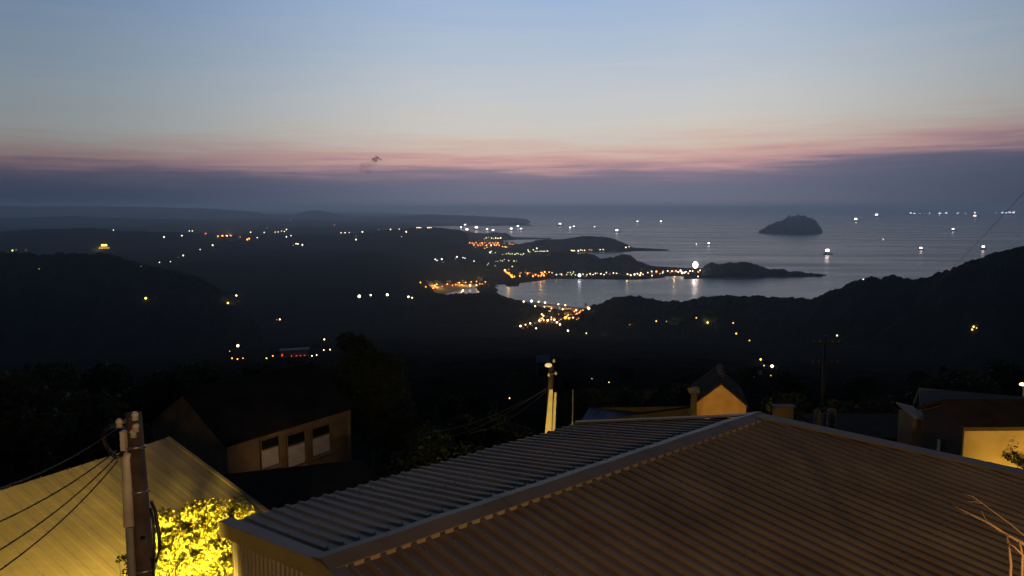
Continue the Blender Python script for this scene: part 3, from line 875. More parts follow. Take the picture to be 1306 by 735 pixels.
def boats(label, group, items, rpx):
    for it in items:
        px, py = it[:2]
        f = it[2] if len(it) > 2 else 1.0
        q = at_z(px, py, SEA)
        r = rpx * f * q.y / F
        q = at_z(px, py + 2.4 * r * F / q.y, SEA)
        o = bpy.data.objects.new('fishing_boat', BM if random.random() < 0.6 else BMC)
        o.location = q
        o.scale = (r, r, r)
        o.rotation_euler = (0, 0, random.uniform(-0.4, 0.4))
        COL.objects.link(o)
        tag(o, label, 'boat', group)


boats('fishing boat with white lamps, one of the string along the right horizon', 'boats strung along the right horizon',
      [(1162.2, 272.6, 1.1), (1166.7, 272.7, .8), (1173.5, 272.6, .6), (1178.6, 272.6, .5), (1185.5, 272.6, .6), (1199.1, 272.7, 1), (1207.3, 272.6, 1.2), (1222, 272.6, 1), (1231.6, 272.5, .6), (1243.9, 272, 1), (1243.9, 276, 1.3), (1271.5, 272, .7), (1279.4, 272.2, 1.2), (1283.5, 272, 1), (1288.3, 272, 1.3), (1293.4, 271.8, 1.1)], 0.85)
boats('lit fishing boat in the cluster of lights off the far headland', 'boats off the far headland',
      [(593.9, 287, 1), (588.6, 290, .7), (596.3, 293, 1.2), (608.5, 290.5, 1.4), (621.8, 292.5, .8), (629.6, 294, 1.2), (652.7, 292, 1.1), (661.2, 288.8, 1.1), (665, 292, 1)], 0.95)
boats('lit fishing boat alone on the sea beyond the spit', 'boats beyond the spit',
      [(715, 286, 1.2), (727.5, 290.5, .9), (732.3, 289, .9), (758.5, 289.5, .7), (787.4, 294, 1.2), (813.5, 282.7, .8), (843.5, 282.7, .9)], 0.95)
boats('lit fishing boat just right of the steep island', None, [(1092.2, 280, 1.3)], 0.95)
boats('lit fishing boat on the horizon between island and boat string', None, [(1118.5, 274.8, 1.3)], 0.95)
boats('fishing boat with the brightest lamps, below the steep island', None, [(1056, 320, 2.0)], 1.0)
boats('lit fishing boat above the dip in the wooded ridge', None, [(1175.2, 316.6, 1.2)], 0.95)
boats('lit fishing boat below the middle of the boat string', None, [(1216.2, 292.4, 1.2)], 0.95)
boats('lit fishing boat beside the rising wooded ridge at right', None, [(1254.5, 315, 1.6)], 0.95)
boats('tiny faintly lit boat left of the bright boats at right', None, [(1126.4, 305.3, .5)], 0.8)
boats('small lit boat off the floodlit spit', None, [(904.4, 310.5, 1.0)], 0.95)
boats('very faint small boat left of the one off the spit', None, [(888.3, 311.5, .5)], 0.8)


def rowboat(px, py, label, s=1.0):
    q = at_z(px, py, SEA)
    b = MB()
    vs, fs = [], []
    for t, w, h in [(-1, .7, .5), (-.4, 1, .4), (.4, .9, .45), (1, .05, .9)]:
        vs += [(t * 3.4, -1.3 * w * .6, -.3), (t * 3.4, -1.3 * w, h), (t * 3.4, 1.3 * w, h), (t * 3.4, 1.3 * w * .6, -.3)]
    for i in range(3):
        for j in range(4):
            fs.append((i * 4 + j, i * 4 + (j + 1) % 4, i * 4 + 4 + (j + 1) % 4, i * 4 + 4 + j))
    fs += [(3, 2, 1, 0), (12, 13, 14, 15)]
    b.add(vs, fs)
    o = b.build('small_boat', M['black'])
    MB().box((-0.7, 0, 1.1), (2.2, 1.6, 1.9)).build('cabin', M['black'], o)
    o.location = q
    o.scale = (s, s, s)
    tag(o, label, 'boat')


rowboat(734.5, 387.6, 'dark little boat moored off the near beach, the farther out', 0.8)
rowboat(757, 389.3, 'dark little boat moored off the near beach beside the wooded ridge', 0.8)
rowboat(694.2, 366, 'dark little boat in the middle of the bay below the orange lamps', 0.7)
p = at_z(747, 393.5, SEA + 1)
wt = MB().box((0, 0, 9), (4, 4, 4)).build('watchtower', M['wood']); wt.location = p
tag(wt, 'small dark lookout tower at the right end of the near beach', 'tower')
b = MB()
for sx_ in (-1.5, 1.5):
    for sy_ in (-1.5, 1.5):
        MB().tube([(sx_ * 1.2, sy_ * 1.2, 0), (sx_, sy_, 7)], 0.3, 6).build('leg', M['wood'], wt)
b.add([(-2.8, -2.8, 11), (2.8, -2.8, 11), (2.8, 2.8, 11), (-2.8, 2.8, 11), (0, 0, 13)], [(0, 1, 4), (1, 2, 4), (2, 3, 4), (3, 0, 4), (3, 2, 1, 0)])
b.build('roof', M['wood'], wt)

# ------------------------------------------------------------------ the big ribbed roof below the window
def V2(az_deg):
    return Vector((math.sin(R(az_deg)), math.cos(R(az_deg)), 0))


ZR = -4.0                                   # ridge height below the eye
R1 = at_z(966, 532, ZR)
R0 = at_z(413, 721, ZR)
u = (R1 - R0).normalized()                  # along the ridge, away from the eye
LR = (R1 - R0).length
pl = Vector((-u.y, u.x, 0))                 # horizontal, to the left of the ridge
pr = -pl
tl = (pl + Vector((0, 0, -0.174))).normalized()   # down the left slope
tr = (pr + Vector((0, 0, -0.113))).normalized()   # down the right slope
nl = u.cross(tl); nl = nl if nl.z > 0 else -nl
nr = u.cross(tr); nr = nr if nr.z > 0 else -nr


def st(px, py, n, t):
    q = on_plane(px, py, R0, n) - R0
    return q.dot(u), q.dot(t)


E0 = st(285, 669, nl, tl); E1 = st(736, 541, nl, tl); F1 = st(1306, 606, nr, tr)
print('roof', LR, E0, E1, F1, R0[:], R1[:])


def ribbed(o, u, t, n, smax, s0, tmin, tmax, period, hgt, phase=0.0, prof=None, wave=0.0, screws=None):
    """a sheet with ribs running along t; tmin/tmax are functions of s"""
    prof = prof or [(0.0, 0), (0.60, 0), (0.70, 1), (0.90, 1), (1.0, 0)]
    ss, hs = [], []
    k = math.floor((s0 - phase) / period)
    while k * period + phase < smax:
        for a, h in prof[:-1]:
            s_ = (k + a) * period + phase
            if s0 <= s_ <= smax:
                ss.append(s_); hs.append(h * hgt)
        k += 1
    ss = [s0] + ss + [smax]; hs = [0] + hs + [0]
    b = MB()
    rows = 9
    vs, fs = [], []
    for s_, h in zip(ss, hs):
        a, c = tmin(s_), tmax(s_)
        for j in range(rows):
            w = a + (c - a) * j / (rows - 1)
            vs.append(o + u * s_ + t * w + n * (h + wave * (math.sin(s_ * 2.9 + w * 1.7) + math.sin(s_ * 7.3 - w * 3.1) * .6)))
    for i in range(len(ss) - 1):
        if tmax(ss[i + 1]) - tmin(ss[i + 1]) < 1e-6 and tmax(ss[i]) - tmin(ss[i]) < 1e-6: continue
        for j in range(rows - 1):
            q = (i * rows + j, (i + 1) * rows + j, (i + 1) * rows + j + 1, i * rows + j + 1)
            fs.append(q)
    b.add(vs, fs)
    if fs:
        f0 = fs[0]
        nn = (Vector(vs[f0[1]]) - Vector(vs[f0[0]])).cross(Vector(vs[f0[2]]) - Vector(vs[f0[0]]))
        if nn.dot(n) < 0:
            b.f = [f[::-1] for f in b.f]
    if screws:
        sp_, cover = screws
        g = random.Random(3)
        k = math.floor((s0 - phase) / period)
        while k * period + phase < smax:
            s_ = (k + 0.8) * period + phase
            if s0 < s_ < smax:
                w = tmin(s_) + 0.45
                while w < tmax(s_) - 0.05:
                    if g.random() < cover:
                        c = o + u * s_ + t * (w + g.uniform(-.02, .02)) + n * (hgt + .004)
                        b.tube([c - n * .01, c + n * .007, c + n * .014], [.012, .012, .005], 6)
                    w += sp_
            k += 1
    return b


PER = LR / 43.0
big = empty('metal_roofed_house', R0 + Vector((0, 0, -6)))


def rel(b):
    o_ = big.location
    b.v = [(v[0] - o_.x, v[1] - o_.y, v[2] - o_.z) for v in b.v]
    return b


tag(big, 'low house with a wide ribbed brown metal roof filling the foreground', 'house')
# left slope
smaxL = max(E1[0], LR)
tmaxL = lambda s_: float(np.interp(s_, [E0[0], E1[0]] + ([LR] if LR > E1[0] + 1e-3 else []), [E0[1], E1[1]] + ([0] if LR > E1[0] + 1e-3 else [])))
tminL = lambda s_: float(np.interp(s_, [0, LR] + ([E1[0]] if E1[0] > LR + 1e-3 else []), [0, 0] + ([E1[1]] if E1[0] > LR + 1e-3 else [])))
s0L = min(E0[0], 0.0)
rel(ribbed(R0, u, tl, nl, smaxL, s0L, tminL, tmaxL, PER, 0.030, 0.32, wave=.005, screws=(1.15, .9))).build('roof', M['roofmetal'], big)
# right slope
TR = 8.5
slope_far = (F1[0] - LR) / max(F1[1], 1e-3)
tminR = lambda s_: 0.0 if s_ <= LR else (s_ - LR) / max(slope_far, 1e-3)
rel(ribbed(R0, u, tr, nr, LR + max(slope_far, 0) * TR, 0.0, tminR, lambda s_: TR, PER, 0.042, 0.05, wave=.005, screws=(1.15, .9))).build('roof', M['roofmetal'], big)
# ridge cap: left flange, right flange, folded lip
b = MB()
prof = [(tl * 0.27 + nl * 0.040), (tl * 0.268 + nl * 0.056), Vector((0, 0, 0.095)), (tr * 0.20 + nr * 0.056), (tr * 0.205 + nr * 0.036), Vector((0, 0, 0.06))]
K = 26
vs, fs = [], []
for i in range(K + 1):
    s_ = -0.03 + (LR + 0.12) * i / K
    wv = 0.005 * math.sin(i * 1.7)
    for q in prof:
        vs.append(R0 + u * s_ + q + Vector((0, 0, wv)))
for i in range(K):
    for j in range(6):
        fs.append((i * 6 + j, i * 6 + (j + 1) % 6, (i + 1) * 6 + (j + 1) % 6, (i + 1) * 6 + j))
fs += [tuple(range(6)), tuple(K * 6 + j for j in range(6))[::-1]]
b.add(vs, fs)
for i in (7, 15, 21):      # lapped joints of the cap
    s_ = LR * i / 24
    q = [R0 + u * (s_ + a) + w for a in (0, 0.05) for w in (tl * 0.275 + nl * 0.060, Vector((0, 0, 0.101)), tr * 0.208 + nr * 0.061)]
    b.add(q, [(0, 3, 4, 1), (1, 4, 5, 2)])
cap = rel(b).build('ridge_cap', M['capmetal'], big)
bm = bmesh.new(); bm.from_mesh(cap.data); bmesh.ops.recalc_face_normals(bm, faces=bm.faces); bm.to_mesh(cap.data); bm.free()
# closure tabs between the ribs under the cap's edge
b = MB()
k = 0
while True:
    a = 0.05 + k * PER
    if a > LR - 0.05: break
    c = R0 + u * (a + PER * 0.31) + tr * 0.208 + nr * 0.028
    b = MB(); b.box(c, (PER * 0.62, 0.012, 0.056), 0, (u, tr, nr))
    rel(b).build('closure_tab', M['tin'], big)
    k += 1
# flashing along the two oblique far edges
b = MB()
e1 = R0 + u * E1[0] + tl * E1[1]
d1 = (e1 - R1).normalized(); w1 = d1.cross(nl).normalized()
if w1.dot(u) > 0: w1 = -w1
b.slab([R1 + nl * 0.075, e1 + nl * 0.075, e1 + w1 * 0.16 + nl * 0.075, R1 + w1 * 0.16 + nl * 0.075], nl, 0.03)
f1 = R0 + u * (LR + slope_far * TR) + tr * TR
d2 = (f1 - R1).normalized(); w2 = d2.cross(nr).normalized()
if w2.dot(u) > 0: w2 = -w2
b.slab([R1 + nr * 0.079 - w2 * 0.05, f1 + nr * 0.079 - w2 * 0.05, f1 + w2 * 0.22 + nr * 0.079, R1 + w2 * 0.22 + nr * 0.079], nr, 0.035)
rel(b).build('edge_flashing', M['capmetal'], big)
# near gable trim and ribbed wall below it
e0 = R0 + u * E0[0] + tl * E0[1]
b = MB()
gdir = (e0 - R0).normalized()
down = Vector((0, 0, -1))
nw = gdir.cross(down).normalized()
if nw.dot(u) > 0: nw = -nw
h_ = 0.22
a0, a1 = R0 + nw * 0.05 + Vector((0, 0, 0.055)), e0 + nw * 0.05 + gdir * 0.05 + Vector((0, 0, 0.055))
b.hexa([a0 + down * h_, a1 + down * h_, a1 + down * h_ - nw * 0.06, a0 + down * h_ - nw * 0.06, a0, a1, a1 - nw * 0.2, a0 - nw * 0.2])
r2 = R0 + tr * TR
gd2 = (r2 - R0).normalized()
c0, c1 = a0.copy(), r2 + nw * 0.05 + Vector((0, 0, 0.055))
b.hexa([c0 + down * h_, c1 + down * h_, c1 + down * h_ - nw * 0.06, c0 + down * h_ - nw * 0.06, c0 + Vector((0, 0, .002)), c1, c1 - nw * 0.2, c0 - nw * 0.2])
rel(b).build('gable_trim', M['capmetal'], big)
b = MB()
gh = Vector((gdir.x, gdir.y, 0)).normalized()
glen = (e0 - R0).dot(gh) - 0.12
vs, fs = [], []
i = 0
s_ = 0.0
ws = []
while s_ < glen:
    for a, hgt in ((0, 0), (0.45, 0), (0.55, 1), (0.9, 1)):
        ws.append((min(s_ + a * 0.13, glen), hgt * 0.02))
    s_ += 0.13
for s_, hgt in ws:
    top = R0 + gh * s_ - nw * 0.08 + nw * hgt + Vector((0, 0, -0.1 - 0.174 * s_))
    vs += [top, Vector((top.x, top.y, -11.0))]
for i in range(len(ws) - 1):
    fs.append((2 * i, 2 * i + 2, 2 * i + 3, 2 * i + 1))
b.add(vs, fs)
rel(b).build('wall', M['wallmetal'], big)
b = MB()   # the other walls, set in under the eaves
q0 = e0 - gh * 0.2 - nw * 0.09; q1 = e1 - (e1 - R1).normalized() * 0.25 - u * 0.25
q2 = R1 - u * 0.3; q3 = f1 - u * 0.4 - pr * 0.3; q4 = r2 - pr * 0.3 - nw * 0.09; q5 = R0 - nw * 0.09
ring = [q0, q1, q2, q3, q4, q5]
tops = [-0.09, -0.09, -0.12, -0.09, -0.09, -0.12]
for i in range(5):
    p_, q_ = ring[i], ring[i + 1]
    b.add([p_ + Vector((0, 0, tops[i])), q_ + Vector((0, 0, tops[i + 1])), Vector((q_.x, q_.y, -13)), Vector((p_.x, p_.y, -13))], [(0, 1, 2, 3)])
rel(b).build('wall', M['wallmetal'], big)

# ------------------------------------------------------------------ pale tin roof at the left
A = at(216, 558, 18.0)
Bz = at_z(0, 626, A.z)
us = (Bz - A).normalized()                 # along the ridge, towards the eye
pd = Vector((-us.y, us.x, 0))
if pd.x < 0: pd = -pd
# find pitch from the rake end
best = None
for i in range(5, 80):
    t_ = (pd + Vector((0, 0, -i / 100))).normalized()
    n_ = us.cross(t_); n_ = n_ if n_.z > 0 else -n_
    q = on_plane(341, 651, A, n_) - A
    e = abs(q.dot(us))
    if best is None or e < best[0]: best = (e, i / 100, t_, n_, q.dot(t_))
_, pit, td, nd, tl_end = best
print('tin roof pitch', pit, 'rake', tl_end, best[0])
tin = empty('tin_roofed_house', Vector((A.x, A.y, -11)))
tag(tin, 'low house with a pale tin roof lit yellow, left of the utility pole', 'house')


def rel2(b, o):
    l = o.location
    b.v = [(v[0] - l.x, v[1] - l.y, v[2] - l.z) for v in b.v]
    return b


LEN = 13.0
tend = tl_end + 0.12
rel2(ribbed(A, us, td, nd, LEN, 0.0, lambda s_: 0.0, lambda s_: tend, 0.33, 0.006, 0.1, [(0, 0), (0.5, 0), (0.62, 1), (0.88, 1), (1, 0)]), tin).build('roof', M['tin'], tin)
td2 = (-pd + Vector((0, 0, -pit))).normalized(); nd2 = us.cross(td2); nd2 = nd2 if nd2.z > 0 else -nd2
rel2(ribbed(A, us, td2, nd2, LEN, 0.0, lambda s_: 0.0, lambda s_: 3.6, 0.62, 0.022, 0.1, [(0, 0), (0.86, 0), (0.9, 1), (0.96, 1), (1, 0)]), tin).build('roof', M['tin'], tin)
b = MB()
b.slab([A + nd * 0.03, A + td * tend + nd * 0.03, A + td * tend + us * 0.09 + nd * 0.03, A + us * 0.09 + nd * 0.03], nd, 0.06)
rel2(b, tin).build('rake_trim', M['tin'], tin)
b = MB()
w0 = A + us * 0.3 + td * (tend - 0.3); w1_ = A + us * 0.3 + td2 * 3.3; w2_ = A + us * LEN + td2 * 3.3; w3_ = A + us * LEN + td * (tend - 0.3)
ap = A + us * 0.3
for lst in ([w0, ap, w1_], [w1_, w2_], [w3_, w0]):
    tp = [p_ - Vector((0, 0, 0.06)) for p_ in lst]
    bt = [Vector((p_.x, p_.y, -14)) for p_ in lst]
    n_ = len(lst)
    b.add(tp + bt, [(i, i + 1, n_ + i + 1, n_ + i) for i in range(n_ - 1)])
rel2(b, tin).build('wall', M['brick'], tin)

# ------------------------------------------------------------------ utility pole at the left with conduit, fittings, cables
PT, PB = at(170, 526, 9.6), at(190, 800, 9.1)
pdv = (PB - PT).normalized()
pole = empty('utility_pole', PT + pdv * 7.0)
tag(pole, 'dark concrete utility pole with a white conduit beside the glowing shrub', 'utility pole')
rp = lambda b: rel2(b, pole)
rp(MB().tube([PT, PT + pdv * 7.2], [0.10, 0.165], 20)).build('shaft', M['poleconc'], pole)
ca = at(161.5, 582, 9.42); cb = at(171.5, 735, 9.05)
ca2 = at(163, 672, 9.22)
rp(MB().tube([at(164.5, 577, 9.42), at(161.5, 586, 9.42), at(164.5, 672, 9.2)], [0.045, 0.06, 0.065], 12)).build('conduit', M['pvc'], pole)
rp(MB().tube([at(165, 673, 9.22), at(172, 800, 8.95)], [0.05, 0.05], 10)).build('lower_conduit', M['concrete'], pole)
for f_ in (0.32, 0.72, 1.42):
    c = PT + pdv * (f_ * 1.45)
    rp(MB().tube([c - pdv * 0.02, c + pdv * 0.02], 0.118 + 0.009 * f_ * 1.6, 20)).build('band', M['steel'], pole)
b = MB(); b.tube([at(150, 541, 9.55), at(175, 531, 9.5)], 0.03, 8); rp(b).build('bracket', M['steel'], pole)
for px, py in ((152, 540), (172, 531), (173, 546), (170, 553)):
    c = at(px, py, 9.42)
    rp(MB().tube([c + Vector((0, 0, 0.06)), c + Vector((0, 0, 0.02)), c, c - Vector((0, 0, 0.05))], [0.025, 0.05, 0.035, 0.045], 10)).build('insulator', M['porcelain'], pole)
b = MB(); b.box(at(158, 562, 9.42), (0.06, 0.08, 0.26)); rp(b).build('switch_box', M['porcelain'], pole)
b = MB()     # coil of spare cable
for k in range(4):
    cc = at(147, 563, 9.55 + 0.03 * k)
    b.tube([cc + Vector((math.cos(w) * (0.13 + 0.01 * k), 0.04 * math.sin(w * 2), math.sin(w) * (0.20 + 0.012 * k))) for w in np.linspace(0, 2 * math.pi, 22)], 0.014, 6)
rp(b).build('cable_coil', M['black'], pole)
b = MB()
b.tube([at(193, 640, 9.2), at(198, 652, 9.1), at(202, 676, 9.05), at(204, 700, 9.0), at(199, 716, 9.0), at(194, 716, 9.05)], 0.022, 7)
b.tube([at(192, 648, 9.2), at(196, 668, 9.12), at(197, 700, 9.05), at(196, 735, 9.0)], 0.018, 7)
rp(b).build('hanging_cable', M['black'], pole)
rp(MB().box(at(199, 664, 9.12), (0.03, 0.05, 0.10))).build('clamp', M['steel'], pole)
b = MB(); b.box(at(183.5, 690, 9.0), (0.05, 0.03, 0.04)); rp(b).build('clamp', M['steel'], pole)


def cable(label, a, b_, sag, r=0.0095, name='power_cable', n=24):
    a, b_ = Vector(a), Vector(b_)
    pts = [a.lerp(b_, i / n) - Vector((0, 0, sag * 4 * (i / n) * (1 - i / n))) for i in range(n + 1)]
    o = MB().tube(pts, r, 6).build(name, M['black'])
    return tag(o, label, 'cable')


cable('topmost of the black cables running left from the utility pole', at(151, 545, 9.55), at(-60, 640, 7.0), 0.12)
cable('second black cable from the top running left from the pole', at(148, 575, 9.55), at(-60, 690, 6.8), 0.10)
cable('third black cable down running left from the pole', at(149, 582, 9.55), at(-60, 735, 6.6), 0.12)
cable('lowest black cable running left from the utility pole', at(150, 588, 9.55), at(-60, 766, 6.4), 0.14)

# street lamp on the pole's far side, below the picture: lights the shrub and the tin roof
lampc = at(208, 878, 9.25) + Vector((0, -0.05, 0.1))
sl = empty('street_lamp', lampc)
tag(sl, 'sodium street lamp on a bracket low beside the utility pole', 'street lamp')
b = MB().tube([Vector((0, 0, 0.12)), Vector((-0.2, -0.15, 0.18)), at(195, 850, 9.05) - lampc], 0.025, 8); b.build('arm', M['steel'], sl)
b = MB(); b.add([(-.16, -.1, .05), (.16, -.1, .05), (.16, .1, .05), (-.16, .1, .05), (-.09, -.05, .14), (.09, -.05, .14), (.09, .05, .14), (-.09, .05, .14)],
                [(4, 5, 6, 7), (0, 1, 5, 4), (1, 2, 6, 5), (2, 3, 7, 6), (3, 0, 4, 7)]); b.build('housing', M['steel'], sl)
MB().ball((0, 0, 0.02), 0.06, 2).build('bulb', M['lamp_y'], sl)
ll = plight(at(208, 880, 9.25), 5400, (1.0, 0.68, 0.11), 0.10)
ll.data.type = 'SPOT'
ll.data.spot_size = R(160); ll.data.spot_blend = 0.7
ll.rotation_euler = (at(240, 655, 14.5) - ll.location).to_track_quat('-Z', 'Y').to_euler()


# ------------------------------------------------------------------ foliage
def leaf_cloud(clumps, n, size, fold=0.25, seed=1, aspect=0.55, core=0.45):
    """n small folded leaves spread through clump balls (x, y, z, r)"""
    g = np.random.default_rng(seed)
    b = MB()
    w = np.array([c[3] ** 2.2 for c in clumps]); w /= w.sum()
    ch = g.choice(len(clumps), n, p=w)
    vs, fs = [], []
    for i in ch:
        cx, cy, cz, r = clumps[i]
        d = g.normal(size=3); d /= np.linalg.norm(d) + 1e-9
        rad = r * (core + (1.05 - core) * g.random() ** 0.6)
        c = Vector((cx + d[0] * rad, cy + d[1] * rad, cz + d[2] * rad * 0.85))
        nrm = Vector(d * 0.6 + g.normal(size=3) * 0.6 + np.array([0, 0, 0.35])).normalized()
        a = nrm.cross(Vector(g.normal(size=3))).normalized()
        e = nrm.cross(a)
        s = size * (0.6 + 0.8 * g.random())
        k = len(vs)
        vs += [c - a * s * 0.5, c + e * s * aspect * 0.5 + nrm * s * fold, c + a * s * 0.5 - nrm * s * 0.15, c - e * s * aspect * 0.5 + nrm * s * fold]
        fs += [(k, k + 2, k + 1), (k, k + 3, k + 2)]
    b.add(vs, fs, 0)
    return b


def limb(b, p, q, r0, r1, wob=0.08, n=5, g=random):
    p, q = Vector(p), Vector(q)
    L_ = (q - p).length
    pts = [p.lerp(q, i / n) + Vector((g.uniform(-1, 1), g.uniform(-1, 1), g.uniform(-1, 1))) * (wob * L_ * (0 if i in (0, n) else 1)) for i in range(n + 1)]
    b.tube(pts, [r0 + (r1 - r0) * i / n for i in range(n + 1)], 7)
    return pts


def tree_data(seed, h=8.0, cr=3.0, n=1700, size=0.42, leaf='leaf'):
    """trunk mesh with limbs and crown mesh, base at the origin"""
    g = random.Random(seed)
    t = MB()
    top = Vector((g.uniform(-.4, .4), g.uniform(-.4, .4), h * 0.62))
    pts = limb(t, (0, 0, -0.6), top, h * 0.028, h * 0.012, 0.03, 6, g)
    clumps = []
    for i in range(11):
        w = 2 * math.pi * i / 11 + g.uniform(-.3, .3)
        zz = h * g.uniform(0.42, 0.95)
        rr_ = cr * g.uniform(0.35, 0.95) * (1 if zz < h * 0.75 else 0.55)
        c = Vector((math.cos(w) * rr_, math.sin(w) * rr_, zz))
        limb(t, pts[g.randint(3, 5)], c, h * 0.011, h * 0.003, 0.08, 4, g)
        clumps.append((c.x, c.y, c.z, cr * g.uniform(0.28, 0.5)))
    clumps.append((top.x, top.y, h * 0.85, cr * 0.5))
    tm_ = t.mesh('trunk'); tm_.materials.append(M['bark'])
    cm = leaf_cloud(clumps, n, size, seed=seed).mesh('crown'); cm.materials.append(M[leaf])
    return tm_, cm


TD = [tree_data(31, 8, 3.0), tree_data(32, 7, 3.3, leaf='leaf2'), tree_data(33, 9, 2.7), tree_data(34, 6, 2.6, leaf='leaf2')]


def gz(x, y):
    return float(ground_h(np.array([x]), np.array([y]))[0])


def tree(px, d, label, group=None, v=0, s=1.0, py_top=None, h=None):
    p = at(px, 400, d)
    z = gz(p.x, p.y)
    o = bpy.data.objects.new('tree', None)
    COL.objects.link(o)
    if py_top is not None:
        zt = at(px, py_top, d).z
        s = (zt - z) / (8, 7, 9, 6)[v]
    o.location = (p.x, p.y, z - 0.1)
    o.scale = (s, s, s)
    o.rotation_euler = (0, 0, random.uniform(0, 6.28))
    tag(o, label, 'tree', group)
    for nm, me in zip(('trunk', 'crown'), TD[v]):
        c = bpy.data.objects.new(nm, me)
        COL.objects.link(c)
        c.parent = o
    return o


# the tree right of the house with three windows: its own full crown
cr_m = leaf_cloud([(-1.6, 0, 4.2, 1.7), (1.2, 0.4, 4.6, 1.8), (0, -.6, 6.3, 1.9), (2.2, .2, 3.0, 1.4), (-.6, .5, 7.6, 1.3), (1.5, -.4, 6.6, 1.2), (3.0, 0, 2.0, 1.0), (-2.4, .3, 5.8, 1.1), (0.6, 0.2, 2.6, 1.4), (-1.2, -.4, 8.4, .8)], 5200, 0.34, seed=5)
t = MB()
limb(t, (0, 0, -3), (0, 0, 5.4), 0.24, 0.1, 0.02, 6)
for c in ((-1.6, 0, 4.2), (1.2, .4, 4.6), (0, -.6, 6.3), (2.2, .2, 3.0), (-.6, .5, 7.6), (1.5, -.4, 6.6)):
    limb(t, (0, 0, 2.2), c, 0.09, 0.02)
bt = empty('tree', at(470, 560, 52) + Vector((0, 0, -1.2)))
tag(bt, 'dark leafy tree standing right of the house with three windows', 'tree')
t.build('trunk', M['bark'], bt); cr_m.build('crown', M['leaf2'], bt)

for px, d, v, pt in [(545, 30, 0, 548), (590, 34, 2, 538), (640, 36, 0, 528), (520, 44, 0, 520), (575, 58, 2, 505), (610, 75, 0, 498), (760, 60, 1, 500), (805, 75, 3, 497), (730, 90, 2, 482), (850, 95, 0, 488), (1000, 60, 3, 506),
                     (1090, 42, 1, 520), (1130, 46, 3, 512), (1015, 90, 0, 476), (1150, 58, 2, 505), (1100, 95, 0, 478), (1240, 60, 1, 480), (1190, 75, 2, 478), (1290, 90, 0, 462), (560, 110, 0, 478), (500, 130, 2, 468), (660, 120, 1, 476),
                     (250, 75, 1, 468), (200, 60, 0, 470), (130, 62, 2, 468), (60, 70, 1, 470), (10, 60, 3, 478), (90, 48, 3, 505), (20, 42, 1, 528), (330, 90, 0, 466), (380, 100, 1, 465), (440, 110, 3, 462), (800, 130, 2, 470), (900, 110, 1, 474), (960, 140, 0, 468), (880, 80, 3, 492)]:
    tree(px, d, 'dark rounded tree among the others on the shadowed slope below the roofs', 'trees on the slope below the roofs', v, 1.0, pt)

# the glowing shrub by the pole
sh_o = at(250, 745, 11.2) + Vector((0, 0, -1.6))
shrub = empty('shrub', sh_o)
tag(shrub, 'shrub glowing yellow in the lamplight behind the utility pole', 'shrub')
cl = []
gs = random.Random(4)
outl = [(203, 668), (212, 650), (232, 643), (236, 630), (246, 638), (258, 634), (268, 648), (284, 640), (300, 642), (314, 651), (306, 660), (296, 668), (292, 690), (292, 790), (205, 790), (206, 720), (200, 690)]
def inpoly(x, y):
    c = False
    for i in range(len(outl)):
        x1, y1 = outl[i]; x2, y2 = outl[i - 1]
        if (y1 > y) != (y2 > y) and x < (x2 - x1) * (y - y1) / (y2 - y1) + x1: c = not c
    return c
while len(cl) < 120:
    px, py = gs.uniform(198, 316), gs.uniform(628, 790)
    if inpoly(px, py):
        c = at(px, py, 11.2 + gs.uniform(-.45, .3)) - sh_o
        cl.append((c.x, c.y, c.z, gs.choice((.07, .10, .13, .17))))
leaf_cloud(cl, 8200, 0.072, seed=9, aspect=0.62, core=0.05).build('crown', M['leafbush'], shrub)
t = MB()
for c in cl[:26]:
    limb(t, (random.uniform(-.1, .1), random.uniform(-.1, .1), -4.0), (c[0] * .5, c[1] * .5, c[2] - .5), 0.02, 0.012)
    limb(t, (c[0] * .5, c[1] * .5, c[2] - .5), c[:3], 0.012, 0.004)
t.build('stem', M['bark'], shrub)
so2 = at(164, 735, 9.0) + Vector((0, 0, -0.8))
sp = empty('shrub', so2)
tag(sp, 'little leafy sprig at the foot of the white conduit', 'shrub')
cl = []
for px, py in ((158, 712), (164, 720), (152, 714), (160, 730), (168, 738), (156, 742)):
    c = at(px, py, 9.6) - so2
    cl.append((c.x, c.y, c.z, 0.045))
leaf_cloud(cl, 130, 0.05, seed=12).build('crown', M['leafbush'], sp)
t = MB()
for c in cl: limb(t, (0, 0.1, -1.2), c[:3], 0.007, 0.003)
t.build('stem', M['twig'], sp)

# bare lamplit branches, lower right
tw = empty('bare_shrub', at(1330, 760, 5.6))
tag(tw, 'bare dry branches lit orange in the lower right corner', 'shrub')
t = MB()


def twig(pts, d0, d1, r0, r1):
    q = [at(px, py, d0 + (d1 - d0) * i / (len(pts) - 1)) - tw.location for i, (px, py) in enumerate(pts)]
    t.tube(q, [r0 + (r1 - r0) * i / (len(q) - 1) for i in range(len(q))], 7)


twig([(1325, 706), (1306, 694), (1284, 682), (1262, 668), (1240, 657), (1226, 650), (1214, 644)], 5.6, 6.0, 0.016, 0.003)
twig([(1284, 682), (1287, 700), (1289, 720), (1288, 745), (1290, 790)], 5.7, 5.5, 0.008, 0.014)
twig([(1330, 700), (1306, 683), (1288, 668), (1270, 655), (1254, 643), (1240, 633), (1228, 630)], 5.9, 6.2, 0.007, 0.002)
twig([(1300, 691), (1304, 708), (1303, 745), (1306, 790)], 5.6, 5.5, 0.008, 0.012)
twig([(1284, 692), (1294, 698), (1304, 708), (1320, 714)], 5.6, 5.5, 0.006, 0.008)
twig([(1240, 657), (1232, 655), (1222, 654)], 5.9, 6.0, 0.003, 0.0015)
twig([(1262, 668), (1256, 661), (1252, 652)], 5.9, 5.9, 0.003, 0.0015)
twig([(1254, 643), (1243, 640), (1234, 640)], 6.1, 6.1, 0.003, 0.0015)
t.build('branch', M['twig'], tw)

